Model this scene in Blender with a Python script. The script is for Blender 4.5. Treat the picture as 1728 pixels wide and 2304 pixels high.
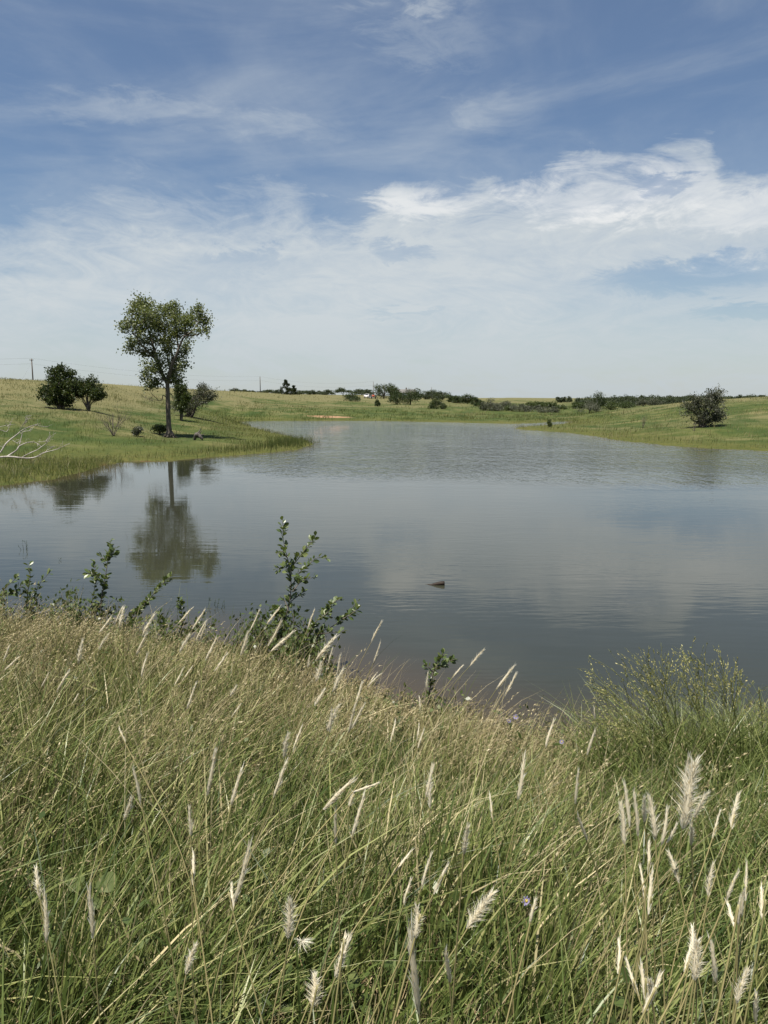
import bpy, math
import numpy as np
from mathutils import Vector, Matrix

# ------------------------------------------------------------------ scene, camera, sky, sun
for o in list(bpy.data.objects):
    bpy.data.objects.remove(o)
scene = bpy.context.scene
COL = scene.collection
rng = np.random.default_rng(7)

CAM_H = 3.05                       # metres above the pond
PITCH = math.radians(8.41)
FPX = 1731.0                       # focal length in photo pixels (1728 x 2304)
cam_d = bpy.data.cameras.new('camera')
cam = bpy.data.objects.new('camera', cam_d)
COL.objects.link(cam)
cam_d.sensor_fit = 'VERTICAL'
cam_d.sensor_height = 36.0
cam_d.lens = 36.0 * FPX / 2304.0
cam_d.clip_start = 0.05
cam_d.clip_end = 20000
cam.location = (0, 0, CAM_H)
cam.rotation_euler = (math.pi / 2 - PITCH, 0, 0)
scene.camera = cam
scene.render.resolution_x, scene.render.resolution_y = 768, 1024

SUN_EL = math.radians(71)
SUN_AZ = math.radians(218)         # clockwise from +Y: behind the camera, to its left
to_sun = Vector((math.sin(SUN_AZ) * math.cos(SUN_EL), math.cos(SUN_AZ) * math.cos(SUN_EL), math.sin(SUN_EL)))
sun_d = bpy.data.lights.new('sun', 'SUN')
sun_d.energy = 5.0
sun_d.angle = math.radians(0.53)
sun_d.color = (1.0, 0.94, 0.84)
sun = bpy.data.objects.new('sun', sun_d)
COL.objects.link(sun)
sun.rotation_euler = to_sun.to_track_quat('Z', 'Y').to_euler()

scene.view_settings.view_transform = 'Standard'
scene.view_settings.look = 'None'
scene.view_settings.exposure = 0.80
scene.view_settings.gamma = 1.0
scene.view_settings.use_curve_mapping = False
scene.cycles.max_bounces = 5
scene.cycles.diffuse_bounces = 2
scene.cycles.transparent_max_bounces = 6
scene.cycles.caustics_reflective = False
scene.cycles.caustics_refractive = False


class S:
    """a shader socket with arithmetic"""
    def __init__(self, nt, s):
        self.nt, self.s = nt, s

    def _m(self, op, *a):
        n = self.nt.nodes.new('ShaderNodeMath')
        n.operation = op
        for i, v in enumerate((self,) + a):
            if isinstance(v, S):
                self.nt.links.new(v.s, n.inputs[i])
            else:
                n.inputs[i].default_value = v
        return S(self.nt, n.outputs[0])

    def __add__(self, o): return self._m('ADD', o)
    __radd__ = __add__
    def __sub__(self, o): return self._m('SUBTRACT', o)
    def __rsub__(self, o): return (self * -1.0) + o
    def __mul__(self, o): return self._m('MULTIPLY', o)
    __rmul__ = __mul__
    def __truediv__(self, o): return self._m('DIVIDE', o)
    def f(self, op, *a): return self._m(op, *a)

    def step(self, lo, hi):                     # smooth 0..1
        n = self.nt.nodes.new('ShaderNodeMapRange')
        n.interpolation_type = 'SMOOTHSTEP'
        self.nt.links.new(self.s, n.inputs[0])
        if lo <= hi:
            vals = (lo, hi, 0.0, 1.0)
        else:
            vals = (hi, lo, 1.0, 0.0)
        for i, v in enumerate(vals):
            n.inputs[1 + i].default_value = v
        return S(self.nt, n.outputs[0])


def vec(nt, x, y, z):
    n = nt.nodes.new('ShaderNodeCombineXYZ')
    for i, v in enumerate((x, y, z)):
        if isinstance(v, S):
            nt.links.new(v.s, n.inputs[i])
        else:
            n.inputs[i].default_value = v
    return S(nt, n.outputs[0])


def noise(nt, v, scale, detail=4.0, rough=0.5, distort=0.0):
    n = nt.nodes.new('ShaderNodeTexNoise')
    nt.links.new(v.s, n.inputs['Vector'])
    n.inputs['Scale'].default_value = scale
    n.inputs['Detail'].default_value = detail
    n.inputs['Roughness'].default_value = rough
    n.inputs['Distortion'].default_value = distort
    return S(nt, n.outputs[0])


def mixc(nt, fac, a, b):
    n = nt.nodes.new('ShaderNodeMix')
    n.data_type = 'RGBA'
    for k, v in ((0, fac), (6, a), (7, b)):
        if isinstance(v, S):
            nt.links.new(v.s, n.inputs[k])
        elif k == 0:
            n.inputs[k].default_value = v
        else:
            n.inputs[k].default_value = (*v, 1.0)
    return S(nt, n.outputs[2])


def build_world():
    w = bpy.data.worlds.new('World')
    scene.world = w
    w.use_nodes = True
    nt = w.node_tree
    nt.nodes.clear()
    sky = nt.nodes.new('ShaderNodeTexSky')
    sky.sky_type = 'NISHITA'
    sky.sun_disc = False
    sky.sun_elevation = SUN_EL
    sky.sun_rotation = SUN_AZ
    sky.altitude = 300
    sky.air_density = 1.0
    sky.dust_density = 0.6
    sky.ozone_density = 2.0
    hs = nt.nodes.new('ShaderNodeHueSaturation')
    hs.inputs['Hue'].default_value = 0.502
    hs.inputs['Saturation'].default_value = 1.16
    hs.inputs['Value'].default_value = 0.76
    nt.links.new(sky.outputs[0], hs.inputs['Color'])
    skyc = S(nt, hs.outputs[0])
    tc = nt.nodes.new('ShaderNodeTexCoord')
    sep = nt.nodes.new('ShaderNodeSeparateXYZ')
    nt.links.new(tc.outputs['Generated'], sep.inputs[0])
    x, y, z = (S(nt, sep.outputs[i]) for i in range(3))
    az = x.f('ARCTAN2', y) * (180 / math.pi)            # degrees, 0 along +Y
    el = z.f('ARCSINE') * (180 / math.pi)
    zz = z.f('MAXIMUM', 0.0) + 0.10
    px, py = x / zz, y / zz                             # the cloud deck as a plane overhead
    # wispy warp
    n1 = noise(nt, vec(nt, px * 0.8, py * 0.55, 0.0), 1.6, 7, 0.58, 0.7)
    n2 = noise(nt, vec(nt, az * 0.07, el * 0.22, 3.0), 1.0, 8, 0.62, 1.1)
    n3 = noise(nt, vec(nt, az * 0.05 + el * 0.02, el * 0.20 - az * 0.02, 9.0), 1.0, 7, 0.58, 0.5)
    n4 = noise(nt, vec(nt, az * 0.16, el * 0.45, 5.0), 1.0, 6, 0.65, 1.6)
    n5 = noise(nt, vec(nt, az * 0.22 + el * 0.1, el * 0.55, 15.0), 1.0, 8, 0.68, 2.2)
    # top edge of the big cloud bank, by azimuth
    def disp(dx, dy):
        a = math.degrees(math.atan((dx * 1.0416 - 864) / FPX))
        e = math.degrees(math.atan((1152 - dy * 1.0416) / FPX)) - 8.41
        return a, e
    prof = [(-400, 470), (0, 500), (100, 470), (190, 425), (330, 395), (480, 408), (620, 388), (720, 436), (765, 446), (800, 405), (850, 378),
            (930, 392), (1030, 386), (1130, 370), (1230, 325), (1340, 330), (1440, 318), (1500, 325), (1530, 400), (1659, 405), (1900, 430), (2300, 480)]
    fc = nt.nodes.new('ShaderNodeFloatCurve')
    A0, A1, E1 = -60.0, 60.0, 25.0
    cm = fc.mapping
    cm.extend = 'HORIZONTAL'
    pts = [((disp(a, b)[0] - A0) / (A1 - A0), disp(a, b)[1] / E1) for a, b in prof]
    cv = cm.curves[0]
    while len(cv.points) < len(pts):
        cv.points.new(0.5, 0.5)
    for p, q in zip(cv.points, pts):
        p.location = q
        p.handle_type = 'AUTO'
    cm.update()
    azn = (az + (n4 - 0.5) * 3.0 - A0) / (A1 - A0)
    nt.links.new(azn.s, fc.inputs['Value'])
    top = S(nt, fc.outputs[0]) * E1
    dtop = top + (n2 - 0.5) * 5.0 + (n4 - 0.5) * 2.2 + (n5 - 0.5) * 3.0 - el    # degrees below the edge
    bank = (dtop * (az.step(-9.0, 1.0) * 0.55 + 0.50)).step(-1.1, 2.6)
    # thinner, bluer gaps inside the bank
    def hole(dx, dy, rx, ry):
        a, e = disp(dx, dy)
        u = (az - a + (n4 - 0.5) * 9.0) / rx
        v = (el - e + (n2 - 0.5) * 4.0 + (n5 - 0.5) * 3.2) / ry
        r = u * u + v * v
        return r.step(1.0, 0.05)
    holes = (hole(1470, 622, 8.5, 1.7) * 0.62 + hole(1640, 700, 7.0, 0.9) * 0.5 + hole(860, 545, 3.4, 0.8) * 0.35
             + hole(1400, 430, 2.4, 0.9) * 0.5 + hole(880, 672, 3.0, 0.5) * 0.25 + hole(540, 560, 4.0, 0.8) * 0.25).f('MINIMUM', 0.85)
    core = (hole(1260, 420, 9.0, 2.6) * 1.0 + hole(900, 430, 5.0, 1.9) * 0.65 + hole(1560, 470, 5.0, 2.0) * 0.45
            + hole(500, 450, 6.0, 1.2) * 0.25 + hole(1560, 590, 3.0, 1.0) * 0.3)
    inner = n2.step(0.25, 0.75) * 0.30 + n3.step(0.3, 0.75) * 0.25 + 0.60 + (n5 - 0.5) * 0.6
    body = bank * (inner.f('MINIMUM', 1.0)) * (1.0 - holes)
    # cirrus veil over the blue
    veil = n3.step(0.38, 0.85) * 0.34 + (n3.step(0.4, 0.75) * n4.step(0.40, 0.80)) * 0.09 + n1.step(0.40, 0.8) * 0.20 + 0.09
    streak = hole(450, 275, 14.0, 1.2) * 0.12 + hole(930, 80, 5.5, 2.2) * 0.14 + hole(900, 5, 6.0, 0.9) * 0.2 + hole(1050, 250, 4.0, 2.0) * 0.10
    low = el.step(10.0, 1.0) * 0.68
    cov = (body * 0.93).f('MAXIMUM', veil + streak * n4.step(0.3, 0.65) * 1.4)
    cov = cov.f('MAXIMUM', low * (1.0 - holes * 0.5)).f('MINIMUM', 0.95)
    cloudc = mixc(nt, (core * bank * n2.step(0.2, 0.6)).f('MINIMUM', 1.0), (5.15, 5.55, 5.75), (7.6, 7.6, 7.5))
    cloudc = mixc(nt, el.step(7.5, 0.0) * 0.8, cloudc, (4.25, 4.75, 5.05))
    out = mixc(nt, cov, skyc, cloudc)
    bg = nt.nodes.new('ShaderNodeBackground')
    nt.links.new(out.s, bg.inputs['Color'])
    bg.inputs['Strength'].default_value = 0.07
    wo = nt.nodes.new('ShaderNodeOutputWorld')
    nt.links.new(bg.outputs[0], wo.inputs['Surface'])


build_world()

# ------------------------------------------------------------------ helpers
def pxw(px, py, Y):
    """photo pixel + forward distance -> world point"""
    u, v = (px - 864) / FPX, (1152 - py) / FPX
    d = (u, math.cos(PITCH) + v * math.sin(PITCH), -math.sin(PITCH) + v * math.cos(PITCH))
    t = Y / d[1]
    return np.array([u * t, Y, CAM_H + d[2] * t])


def pxd(px, py):
    u, v = (px - 864) / FPX, (1152 - py) / FPX
    d = np.array([u, math.cos(PITCH) + v * math.sin(PITCH), -math.sin(PITCH) + v * math.cos(PITCH)])
    return d / d[1]


def water_pt(px, py):
    d = pxd(px, py)
    t = CAM_H / -d[2]
    return (d[0] * t, t)


def _hash(ix, iy, seed):
    h = (ix.astype(np.int64) * 374761393 + iy.astype(np.int64) * 668265263 + seed * 1442695041) & 0x7fffffff
    h = ((h ^ (h >> 13)) * 1274126177) & 0x7fffffff
    return ((h ^ (h >> 16)) & 0xffffff) / float(0xffffff)


def vnoise(x, y, seed=0):
    x, y = np.asarray(x, float), np.asarray(y, float)
    ix, iy = np.floor(x), np.floor(y)
    fx, fy = x - ix, y - iy
    fx, fy = fx * fx * (3 - 2 * fx), fy * fy * (3 - 2 * fy)
    a, b = _hash(ix, iy, seed), _hash(ix + 1, iy, seed)
    c, d = _hash(ix, iy + 1, seed), _hash(ix + 1, iy + 1, seed)
    return (a * (1 - fx) + b * fx) * (1 - fy) + (c * (1 - fx) + d * fx) * fy


def fbm(x, y, seed=0, octs=4):
    s, a, t = 0.0, 0.5, 0.0
    for i in range(octs):
        s = s + a * vnoise(x * 2 ** i, y * 2 ** i, seed + i * 17)
        t += a
        a *= 0.5
    return s / t


def sstep(a, b, v):
    t = np.clip((v - a) / (b - a), 0, 1)
    return t * t * (3 - 2 * t)


def mat_new(name):
    m = bpy.data.materials.new(name)
    m.use_nodes = True
    nt = m.node_tree
    nt.nodes.clear()
    return m, nt


def out_surface(nt, shader):
    o = nt.nodes.new('ShaderNodeOutputMaterial')
    nt.links.new(shader, o.inputs['Surface'])
    return o


def ramp(nt, fac, stops):
    r = nt.nodes.new('ShaderNodeValToRGB')
    el = r.color_ramp.elements
    while len(el) < len(stops):
        el.new(0.5)
    for e, (p, c) in zip(el, stops):
        e.position = p
        e.color = (*c, 1)
    nt.links.new(fac.s, r.inputs[0])
    return S(nt, r.outputs[0])


def attr(nt, name):
    n = nt.nodes.new('ShaderNodeAttribute')
    n.attribute_name = name
    return S(nt, n.outputs['Fac'])


def leaf_mat(name, stops, trans=0.3, rough=0.5, spec=0.3, by='rnd', gain=0.82, tint=True):
    """plant tissue: reflects and lets some light through"""
    m, nt = mat_new(name)
    if by == 'rnd':
        fac = attr(nt, 'rnd')
    else:
        fac = S(nt, nt.nodes.new('ShaderNodeObjectInfo').outputs['Random'])
    c = ramp(nt, fac, [(q, tuple(v * gain for v in col)) for q, col in stops])
    p = nt.nodes.new('ShaderNodeBsdfPrincipled')
    nt.links.new(c.s, p.inputs['Base Color'])
    p.inputs['Roughness'].default_value = rough
    p.inputs['Specular IOR Level'].default_value = spec
    t = nt.nodes.new('ShaderNodeBsdfTranslucent')
    tcol = mixc(nt, 0.5, c, (0.16, 0.2, 0.03)) if tint else c
    nt.links.new(tcol.s, t.inputs['Color'])
    mx = nt.nodes.new('ShaderNodeMixShader')
    mx.inputs[0].default_value = trans
    nt.links.new(p.outputs[0], mx.inputs[1])
    nt.links.new(t.outputs[0], mx.inputs[2])
    out_surface(nt, mx.outputs[0])
    return m


def plain_mat(name, c1, c2, scale=8.0, rough=0.8, bump=0.0, stretch=(1, 1, 1), spec=0.3, metallic=0.0):
    m, nt = mat_new(name)
    tc = nt.nodes.new('ShaderNodeTexCoord')
    mp = nt.nodes.new('ShaderNodeMapping')
    mp.inputs['Scale'].default_value = stretch
    nt.links.new(tc.outputs['Object'], mp.inputs[0])
    n = noise(nt, S(nt, mp.outputs[0]), scale, 6, 0.6)
    c = mixc(nt, n.step(0.3, 0.7), c1, c2)
    p = nt.nodes.new('ShaderNodeBsdfPrincipled')
    nt.links.new(c.s, p.inputs['Base Color'])
    p.inputs['Roughness'].default_value = rough
    p.inputs['Specular IOR Level'].default_value = spec
    p.inputs['Metallic'].default_value = metallic
    if bump:
        b = nt.nodes.new('ShaderNodeBump')
        b.inputs['Strength'].default_value = 1.0
        b.inputs['Distance'].default_value = bump
        nt.links.new(n.s, b.inputs['Height'])
        nt.links.new(b.outputs[0], p.inputs['Normal'])
    out_surface(nt, p.outputs[0])
    return m


class Geo:
    """collects ribbons, tubes and leaves; build() links them as one mesh object"""
    def __init__(self):
        self.v, self.q, self.t, self.r, self.n = [], [], [], [], 0

    def raw(self, verts, quads=None, tris=None, rnd=0.5):
        verts = np.asarray(verts, float).reshape(-1, 3)
        self.v.append(verts)
        self.r.append(np.broadcast_to(np.asarray(rnd, float), (len(verts),)))
        if quads is not None and len(quads):
            self.q.append(np.asarray(quads, int).reshape(-1, 4) + self.n)
        if tris is not None and len(tris):
            self.t.append(np.asarray(tris, int).reshape(-1, 3) + self.n)
        self.n += len(verts)

    def ribbons(self, path, width, side, rnd):
        """path (N,K,3), width (N,K), side (N,3) unit; the last point is a tip"""
        N, K, _ = path.shape
        off = side[:, None, :] * (width[:, :, None] * 0.5)
        L, R = path[:, :-1] - off[:, :-1], path[:, :-1] + off[:, :-1]
        verts = np.concatenate([np.stack([L, R], 2).reshape(N, (K - 1) * 2, 3), path[:, -1:, :]], 1)
        M = (K - 1) * 2 + 1
        base = (np.arange(N) * M)[:, None]
        q = []
        for k in range(K - 2):
            q.append(np.stack([base[:, 0] + 2 * k, base[:, 0] + 2 * k + 1, base[:, 0] + 2 * k + 3, base[:, 0] + 2 * k + 2], 1))
        k = K - 2
        t = np.stack([base[:, 0] + 2 * k, base[:, 0] + 2 * k + 1, base[:, 0] + 2 * k + 2], 1)
        self.raw(verts.reshape(-1, 3), np.concatenate(q) if q else None, t, np.repeat(rnd, M))

    def leaves(self, c, size, rnd, aspect=0.6, up=0.25, axis=None):
        """rhombic leaves (N) facing random ways, a little bent"""
        N = len(c)
        if axis is None:
            axis = rng.normal(size=(N, 3))
        axis = axis / np.linalg.norm(axis, axis=1, keepdims=True)
        nrm = rng.normal(size=(N, 3)) + np.array([0, 0, up * 4])
        s = np.cross(axis, nrm)
        s /= np.linalg.norm(s, axis=1, keepdims=True) + 1e-9
        n = np.cross(s, axis)
        size = np.broadcast_to(size, (N,))[:, None]
        a, b = c - axis * size * 0.5, c + axis * size * 0.5
        m = c + n * size * 0.08
        l, r = m - s * size * aspect * 0.5, m + s * size * aspect * 0.5
        verts = np.stack([a, r, b, l], 1).reshape(-1, 3)
        i = (np.arange(N) * 4)[:, None]
        self.raw(verts, i + np.array([[0, 1, 2, 3]]), None, np.repeat(np.broadcast_to(rnd, (N,)), 4))

    def tube(self, pts, rad, sides=6, rnd=0.5):
        pts = np.asarray(pts, float)
        K = len(pts)
        rad = np.broadcast_to(np.asarray(rad, float), (K,))
        tan = np.gradient(pts, axis=0)
        tan /= np.linalg.norm(tan, axis=1, keepdims=True) + 1e-9
        ref = np.array([0.31, 0.92, 0.2])
        u = np.cross(tan, ref)
        u /= np.linalg.norm(u, axis=1, keepdims=True) + 1e-9
        w = np.cross(tan, u)
        a = np.arange(sides) / sides * 2 * np.pi
        ring = u[:, None, :] * np.cos(a)[None, :, None] + w[:, None, :] * np.sin(a)[None, :, None]
        v = pts[:, None, :] + ring * rad[:, None, None]
        q = []
        for k in range(K - 1):
            for j in range(sides):
                j2 = (j + 1) % sides
                q.append((k * sides + j, k * sides + j2, (k + 1) * sides + j2, (k + 1) * sides + j))
        vv = np.concatenate([v.reshape(-1, 3), pts[:1], pts[-1:]])
        t = []
        for j in range(sides):
            j2 = (j + 1) % sides
            t.append((j2, j, K * sides))
            t.append(((K - 1) * sides + j, (K - 1) * sides + j2, K * sides + 1))
        self.raw(vv, q, t, rnd)

    def box(self, c, s, rz=0.0):
        c, s = np.asarray(c, float), np.asarray(s, float) / 2
        v = np.array([[x, y, z] for z in (-1, 1) for y in (-1, 1) for x in (-1, 1)], float) * s
        cr, sr = math.cos(rz), math.sin(rz)
        v = np.stack([v[:, 0] * cr - v[:, 1] * sr, v[:, 0] * sr + v[:, 1] * cr, v[:, 2]], 1) + c
        self.raw(v, [(0, 2, 3, 1), (4, 5, 7, 6), (0, 1, 5, 4), (2, 6, 7, 3), (0, 4, 6, 2), (1, 3, 7, 5)])

    def mesh(self, name, smooth=False):
        v = np.concatenate(self.v)
        q = np.concatenate(self.q) if self.q else np.zeros((0, 4), int)
        t = np.concatenate(self.t) if self.t else np.zeros((0, 3), int)
        me = bpy.data.meshes.new(name)
        me.vertices.add(len(v))
        me.vertices.foreach_set('co', v.astype(np.float32).ravel())
        loops = np.concatenate([q.ravel(), t.ravel()])
        me.loops.add(len(loops))
        me.loops.foreach_set('vertex_index', loops.astype(np.int32))
        starts = np.concatenate([np.arange(len(q)) * 4, len(q) * 4 + np.arange(len(t)) * 3])
        me.polygons.add(len(starts))
        me.polygons.foreach_set('loop_start', starts.astype(np.int32))
        if smooth:
            me.polygons.foreach_set('use_smooth', np.ones(len(starts), bool))
        me.update(calc_edges=True)
        a = me.attributes.new('rnd', 'FLOAT', 'POINT')
        a.data.foreach_set('value', np.concatenate(self.r).astype(np.float32))
        return me

    def build(self, name, mat, parent=None, smooth=False, kind=None):
        me = self.mesh(name, smooth)
        me.materials.append(mat)
        return link(name, me, parent, kind)


def link(name, data, parent=None, kind=None):
    o = bpy.data.objects.new(name, data)
    COL.objects.link(o)
    if parent is not None:
        o.parent = parent
        o.matrix_parent_inverse = Matrix.Translation(-parent.location) if parent.type == 'EMPTY' else Matrix.Identity(4)
    if kind:
        o['kind'] = kind
    return o


def tag(o, label, cat, group=None):
    o['label'], o['category'] = label, cat
    if group:
        o['group'] = group
    return o


def thing(name, loc, label, cat, group=None):
    o = bpy.data.objects.new(name, None)
    COL.objects.link(o)
    o.location = tuple(float(c) for c in loc)
    o.empty_display_size = 0.2
    return tag(o, label, cat, group)


# ------------------------------------------------------------------ far and middle plants: px, base row, top row, width px, distance
# kind: 'dark' broadleaf, 'cedar', 'olive' grey-green, 'round'
FAR = [
    # treeline behind the meadow on the left
    (529, 884, 874, 24, 330, 'far'), (552, 884, 877, 16, 335, 'far'), (567, 885, 878, 14, 330, 'far'), (590, 885, 879, 18, 340, 'far'),
    (608, 886, 876.5, 20, 330, 'far'), (626, 886, 876.5, 16, 325, 'far'), (682, 887, 878, 26, 320, 'far'), (697, 888, 877, 18, 315, 'far'),
    (718, 888, 880, 22, 325, 'far'), (737, 889, 878, 24, 320, 'far'), (808, 889, 876, 24, 325, 'far'), (825, 888, 877, 26, 330, 'far'),
    (240, 872, 867, 12, 300, 'far'),
    (771, 890, 873, 30, 300, 'dome'),
    (644, 888, 860, 26, 235, 'cedar'), (661, 888, 870, 18, 240, 'cedar'),
    (792, 902, 880, 34, 205, 'dark'), (863, 897, 856, 44, 275, 'dark'), (887, 896, 871, 22, 280, 'dark'),
    (893, 910, 881, 34, 200, 'dark'), (923, 911, 867, 40, 198, 'dark'),
    (849, 915, 899, 11, 165, 'dark'), (957, 899, 879, 26, 300, 'far'), (974, 898, 877, 26, 305, 'far'),
    (995, 900, 878, 26, 290, 'far'), (1015, 905, 887, 24, 230, 'dark'), (981, 920, 895, 30, 160, 'dark'), (998, 920, 907, 14, 158, 'dark'),
    (1052, 909, 888, 34, 215, 'dark'), (1072, 912, 896, 20, 210, 'dark'),
    (1080, 923, 903, 26, 156, 'dark'), (1102, 924, 896, 40, 154, 'olive'), (1136, 921, 899, 34, 160, 'olive'),
    (1168, 927, 908, 44, 148, 'olive'), (1226, 929, 914, 36, 146, 'olive'), (1208, 924, 912, 20, 158, 'olive'),
    (1195, 920, 902, 26, 190, 'green'), (1222, 919, 901, 30, 195, 'green'), (1241, 918, 903, 24, 190, 'green'), (1262, 922, 911, 30, 170, 'green'),
    (1256, 906, 893, 13, 330, 'far'), (1268, 906, 893, 10, 335, 'far'), (1281, 906, 894, 12, 330, 'far'),
    (1342, 927, 883, 38, 128, 'dark'), (1325, 932, 902, 50, 122, 'olive'), (1372, 925, 905, 40, 150, 'green'), (1408, 921, 903, 34, 160, 'green'),
    (1120, 925, 908, 26, 152, 'olive'), (1150, 925, 910, 26, 151, 'green'), (1190, 927, 911, 26, 150, 'olive'), (1246, 929, 915, 24, 148, 'olive'), (1210, 919, 904, 26, 192, 'green'), (1300, 920, 903, 30, 170, 'green'), (1030, 908, 890, 24, 225, 'dark'), (1448, 915, 897, 30, 185, 'olive'), (1474, 914, 895, 34, 185, 'olive'),
    (1237, 969, 957, 12, 79, 'green'),
]
OAKP = (376, 987, 52.0)

# land heights read off the picture: px, row, distance
LAND = [
    OAKP, (140, 920, 60), (200, 925, 60), (419, 938, 75), (250, 982, 48), (310, 978, 50), (446, 990, 50), (60, 1030, 36), (0, 1000, 40),
    (120, 990, 45), (0, 940, 50), (0, 900, 62), (0, 862, 80), (-300, 850, 80), (-300, 930, 52), (110, 866, 85), (240, 872, 100), (330, 875, 120), (420, 878, 150),
    (240, 930, 62), (300, 905, 85), (330, 945, 66), (500, 905, 125), (480, 935, 92), (600, 884, 200), (540, 884, 300), (700, 889, 300),
    (585, 893, 180), (700, 915, 140), (850, 915, 150), (600, 925, 118), (700, 930, 118), (700, 903, 180), (800, 935, 118), (950, 935, 120), (960, 925, 145),
    (1000, 905, 230), (1050, 938, 122), (1150, 938, 122), (1160, 900, 330), (1250, 938, 118), (1400, 906, 330), (1600, 902, 330), (1380, 915, 200), (1460, 913, 210), (1300, 915, 210), (1540, 909, 220),
    (1583, 962, 62), (1447, 961, 70), (1728, 896, 95), (1640, 899, 100), (1550, 904, 105), (1440, 917, 115), (1360, 926, 120), (1310, 933, 120),
    (1500, 940, 80), (1728, 930, 70), (1728, 975, 55), (2000, 880, 95), (2100, 940, 60), (1350, 955, 88), (1290, 952, 95), (1620, 985, 56),
    (1160, 895.0, 600), (1000, 896, 600), (500, 888, 600), (1500, 897, 600), (0, 885, 300), (2000, 890, 400), (-400, 880, 300),
    (860, 895, 900), (300, 890, 900), (1500, 896, 900), (850, 894, 300),
]
LAND_XYZ = [tuple(pxw(a, b, d)) for a, b, d in LAND] + [tuple(pxw(f[0], f[1], f[4])) for f in FAR]
# the bank the camera stands on, and the land behind
LAND_XYZ += [(-6, 0, 1.5), (-3, 0, 1.47), (0, 0, 1.45), (3, 0, 1.45), (6, 0, 1.45), (0, 1.5, 1.32), (-3, 1.5, 1.42), (3, 1.5, 1.28), (-3, 4, 1.0),
             (0, 4, 0.66), (2.5, 4, 0.55), (5, 4, 0.55), (-5, 6, 0.9), (-2.5, 6.3, 0.58), (-0.8, 6.2, 0.42), (-9, 5, 1.2), (9, 3, 0.8), (-14, 6, 1.1),
             (0, -4, 1.5), (-8, -6, 1.6), (8, -6, 1.5), (0, -20, 1.0), (-20, -20, 1.2), (20, -20, 1.0), (0, -80, 0.6), (-80, -60, 2), (80, -60, 2),
             (-60, 10, 4), (60, 10, 3), (-200, 0, 4), (200, 0, 4), (0, -400, 2), (-700, 0, 4), (700, 0, 4), (0, -1200, 3), (1500, 1500, 3.2), (-1500, 1500, 4), (0, 3000, 3.4)]

# the shoreline, from the picture (the water plane gives the distance)
SH = [water_pt(*p) for p in [(0, 1092), (104, 1079), (170, 1066), (223, 1050), (280, 1038), (363, 1037), (446, 1031), (518, 1025), (596, 1019), (674, 1011), (698, 1000),
                             (690, 992), (648, 982), (600, 970), (570, 962), (545, 954), (520, 948)]]
SH += [water_pt(*p) for p in [(600, 947.3), (700, 947), (855, 947.2), (1000, 950), (1080, 952), (1150, 953.5), (1200, 952), (1250, 949), (1290, 948)]]
SH += [water_pt(*p) for p in [(1275, 954), (1240, 957), (1190, 960), (1152, 964), (1197, 968), (1241, 971.5), (1290, 975), (1333, 980.5), (1395, 991), (1483, 1000.5),
                              (1592, 1008.5), (1728, 1015)]]
SH += [(30, 41), (38, 31), (36, 18), (24, 9.0), (12, 6.9), (7, 6.2), (4.6, 6.0), (3.2, 5.9), (2.2, 6.1), (1.3, 6.35), (0.5, 6.9), (-0.4, 7.9), (-1.4, 8.7),
       (-2.4, 9.2), (-3.4, 9.4), (-5, 9.7), (-8, 10.6), (-14, 12), (-24, 13), (-31, 17), (-24, 22)]
SH = np.array(SH)


def shore_dist(x, y):
    """metres to the shoreline, positive on land"""
    x, y = np.asarray(x, float), np.asarray(y, float)
    best = np.full(x.shape, 1e9)
    inside = np.zeros(x.shape, bool)
    n = len(SH)
    for i in range(n):
        ax, ay = SH[i]
        bx, by = SH[(i + 1) % n]
        ex, ey = bx - ax, by - ay
        t = np.clip(((x - ax) * ex + (y - ay) * ey) / (ex * ex + ey * ey), 0, 1)
        best = np.minimum(best, (x - ax - t * ex) ** 2 + (y - ay - t * ey) ** 2)
        c = (ay > y) != (by > y)
        with np.errstate(divide='ignore', invalid='ignore'):
            xi = ax + (y - ay) * ex / (ey if ey != 0 else 1e-9)
        inside ^= c & (x < xi)
    d = np.sqrt(best)
    d = np.where(inside, -d, d)
    r = np.sqrt(x * x + y * y)
    amp = np.clip(r * 0.012, 0.10, 0.7)
    return d + (fbm(x * 1.1, y * 1.1, 3) - 0.5) * amp * 1.6


def _q(x, y):
    r = np.sqrt(x * x + y * y) + 1e-9
    k = 15 * np.log1p(r / 15) / r
    return x * k, y * k


_seg = []
for i in range(len(SH)):
    a, b = SH[i], SH[(i + 1) % len(SH)]
    m = max(1, int(np.hypot(*(np.array(_q(*a)) - np.array(_q(*b)))) / 2.0))
    for j in range(m):
        _seg.append(a + (b - a) * j / m)
_ctl = np.array(LAND_XYZ + [(p[0], p[1], 0.03) for p in _seg])
_cq = np.stack(_q(_ctl[:, 0], _ctl[:, 1]), 1)
_K = np.sqrt(((_cq[:, None] - _cq[None]) ** 2).sum(-1) + 0.15)
_wt = np.linalg.solve(_K - np.eye(len(_cq)) * 0.05, _ctl[:, 2])


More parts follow.
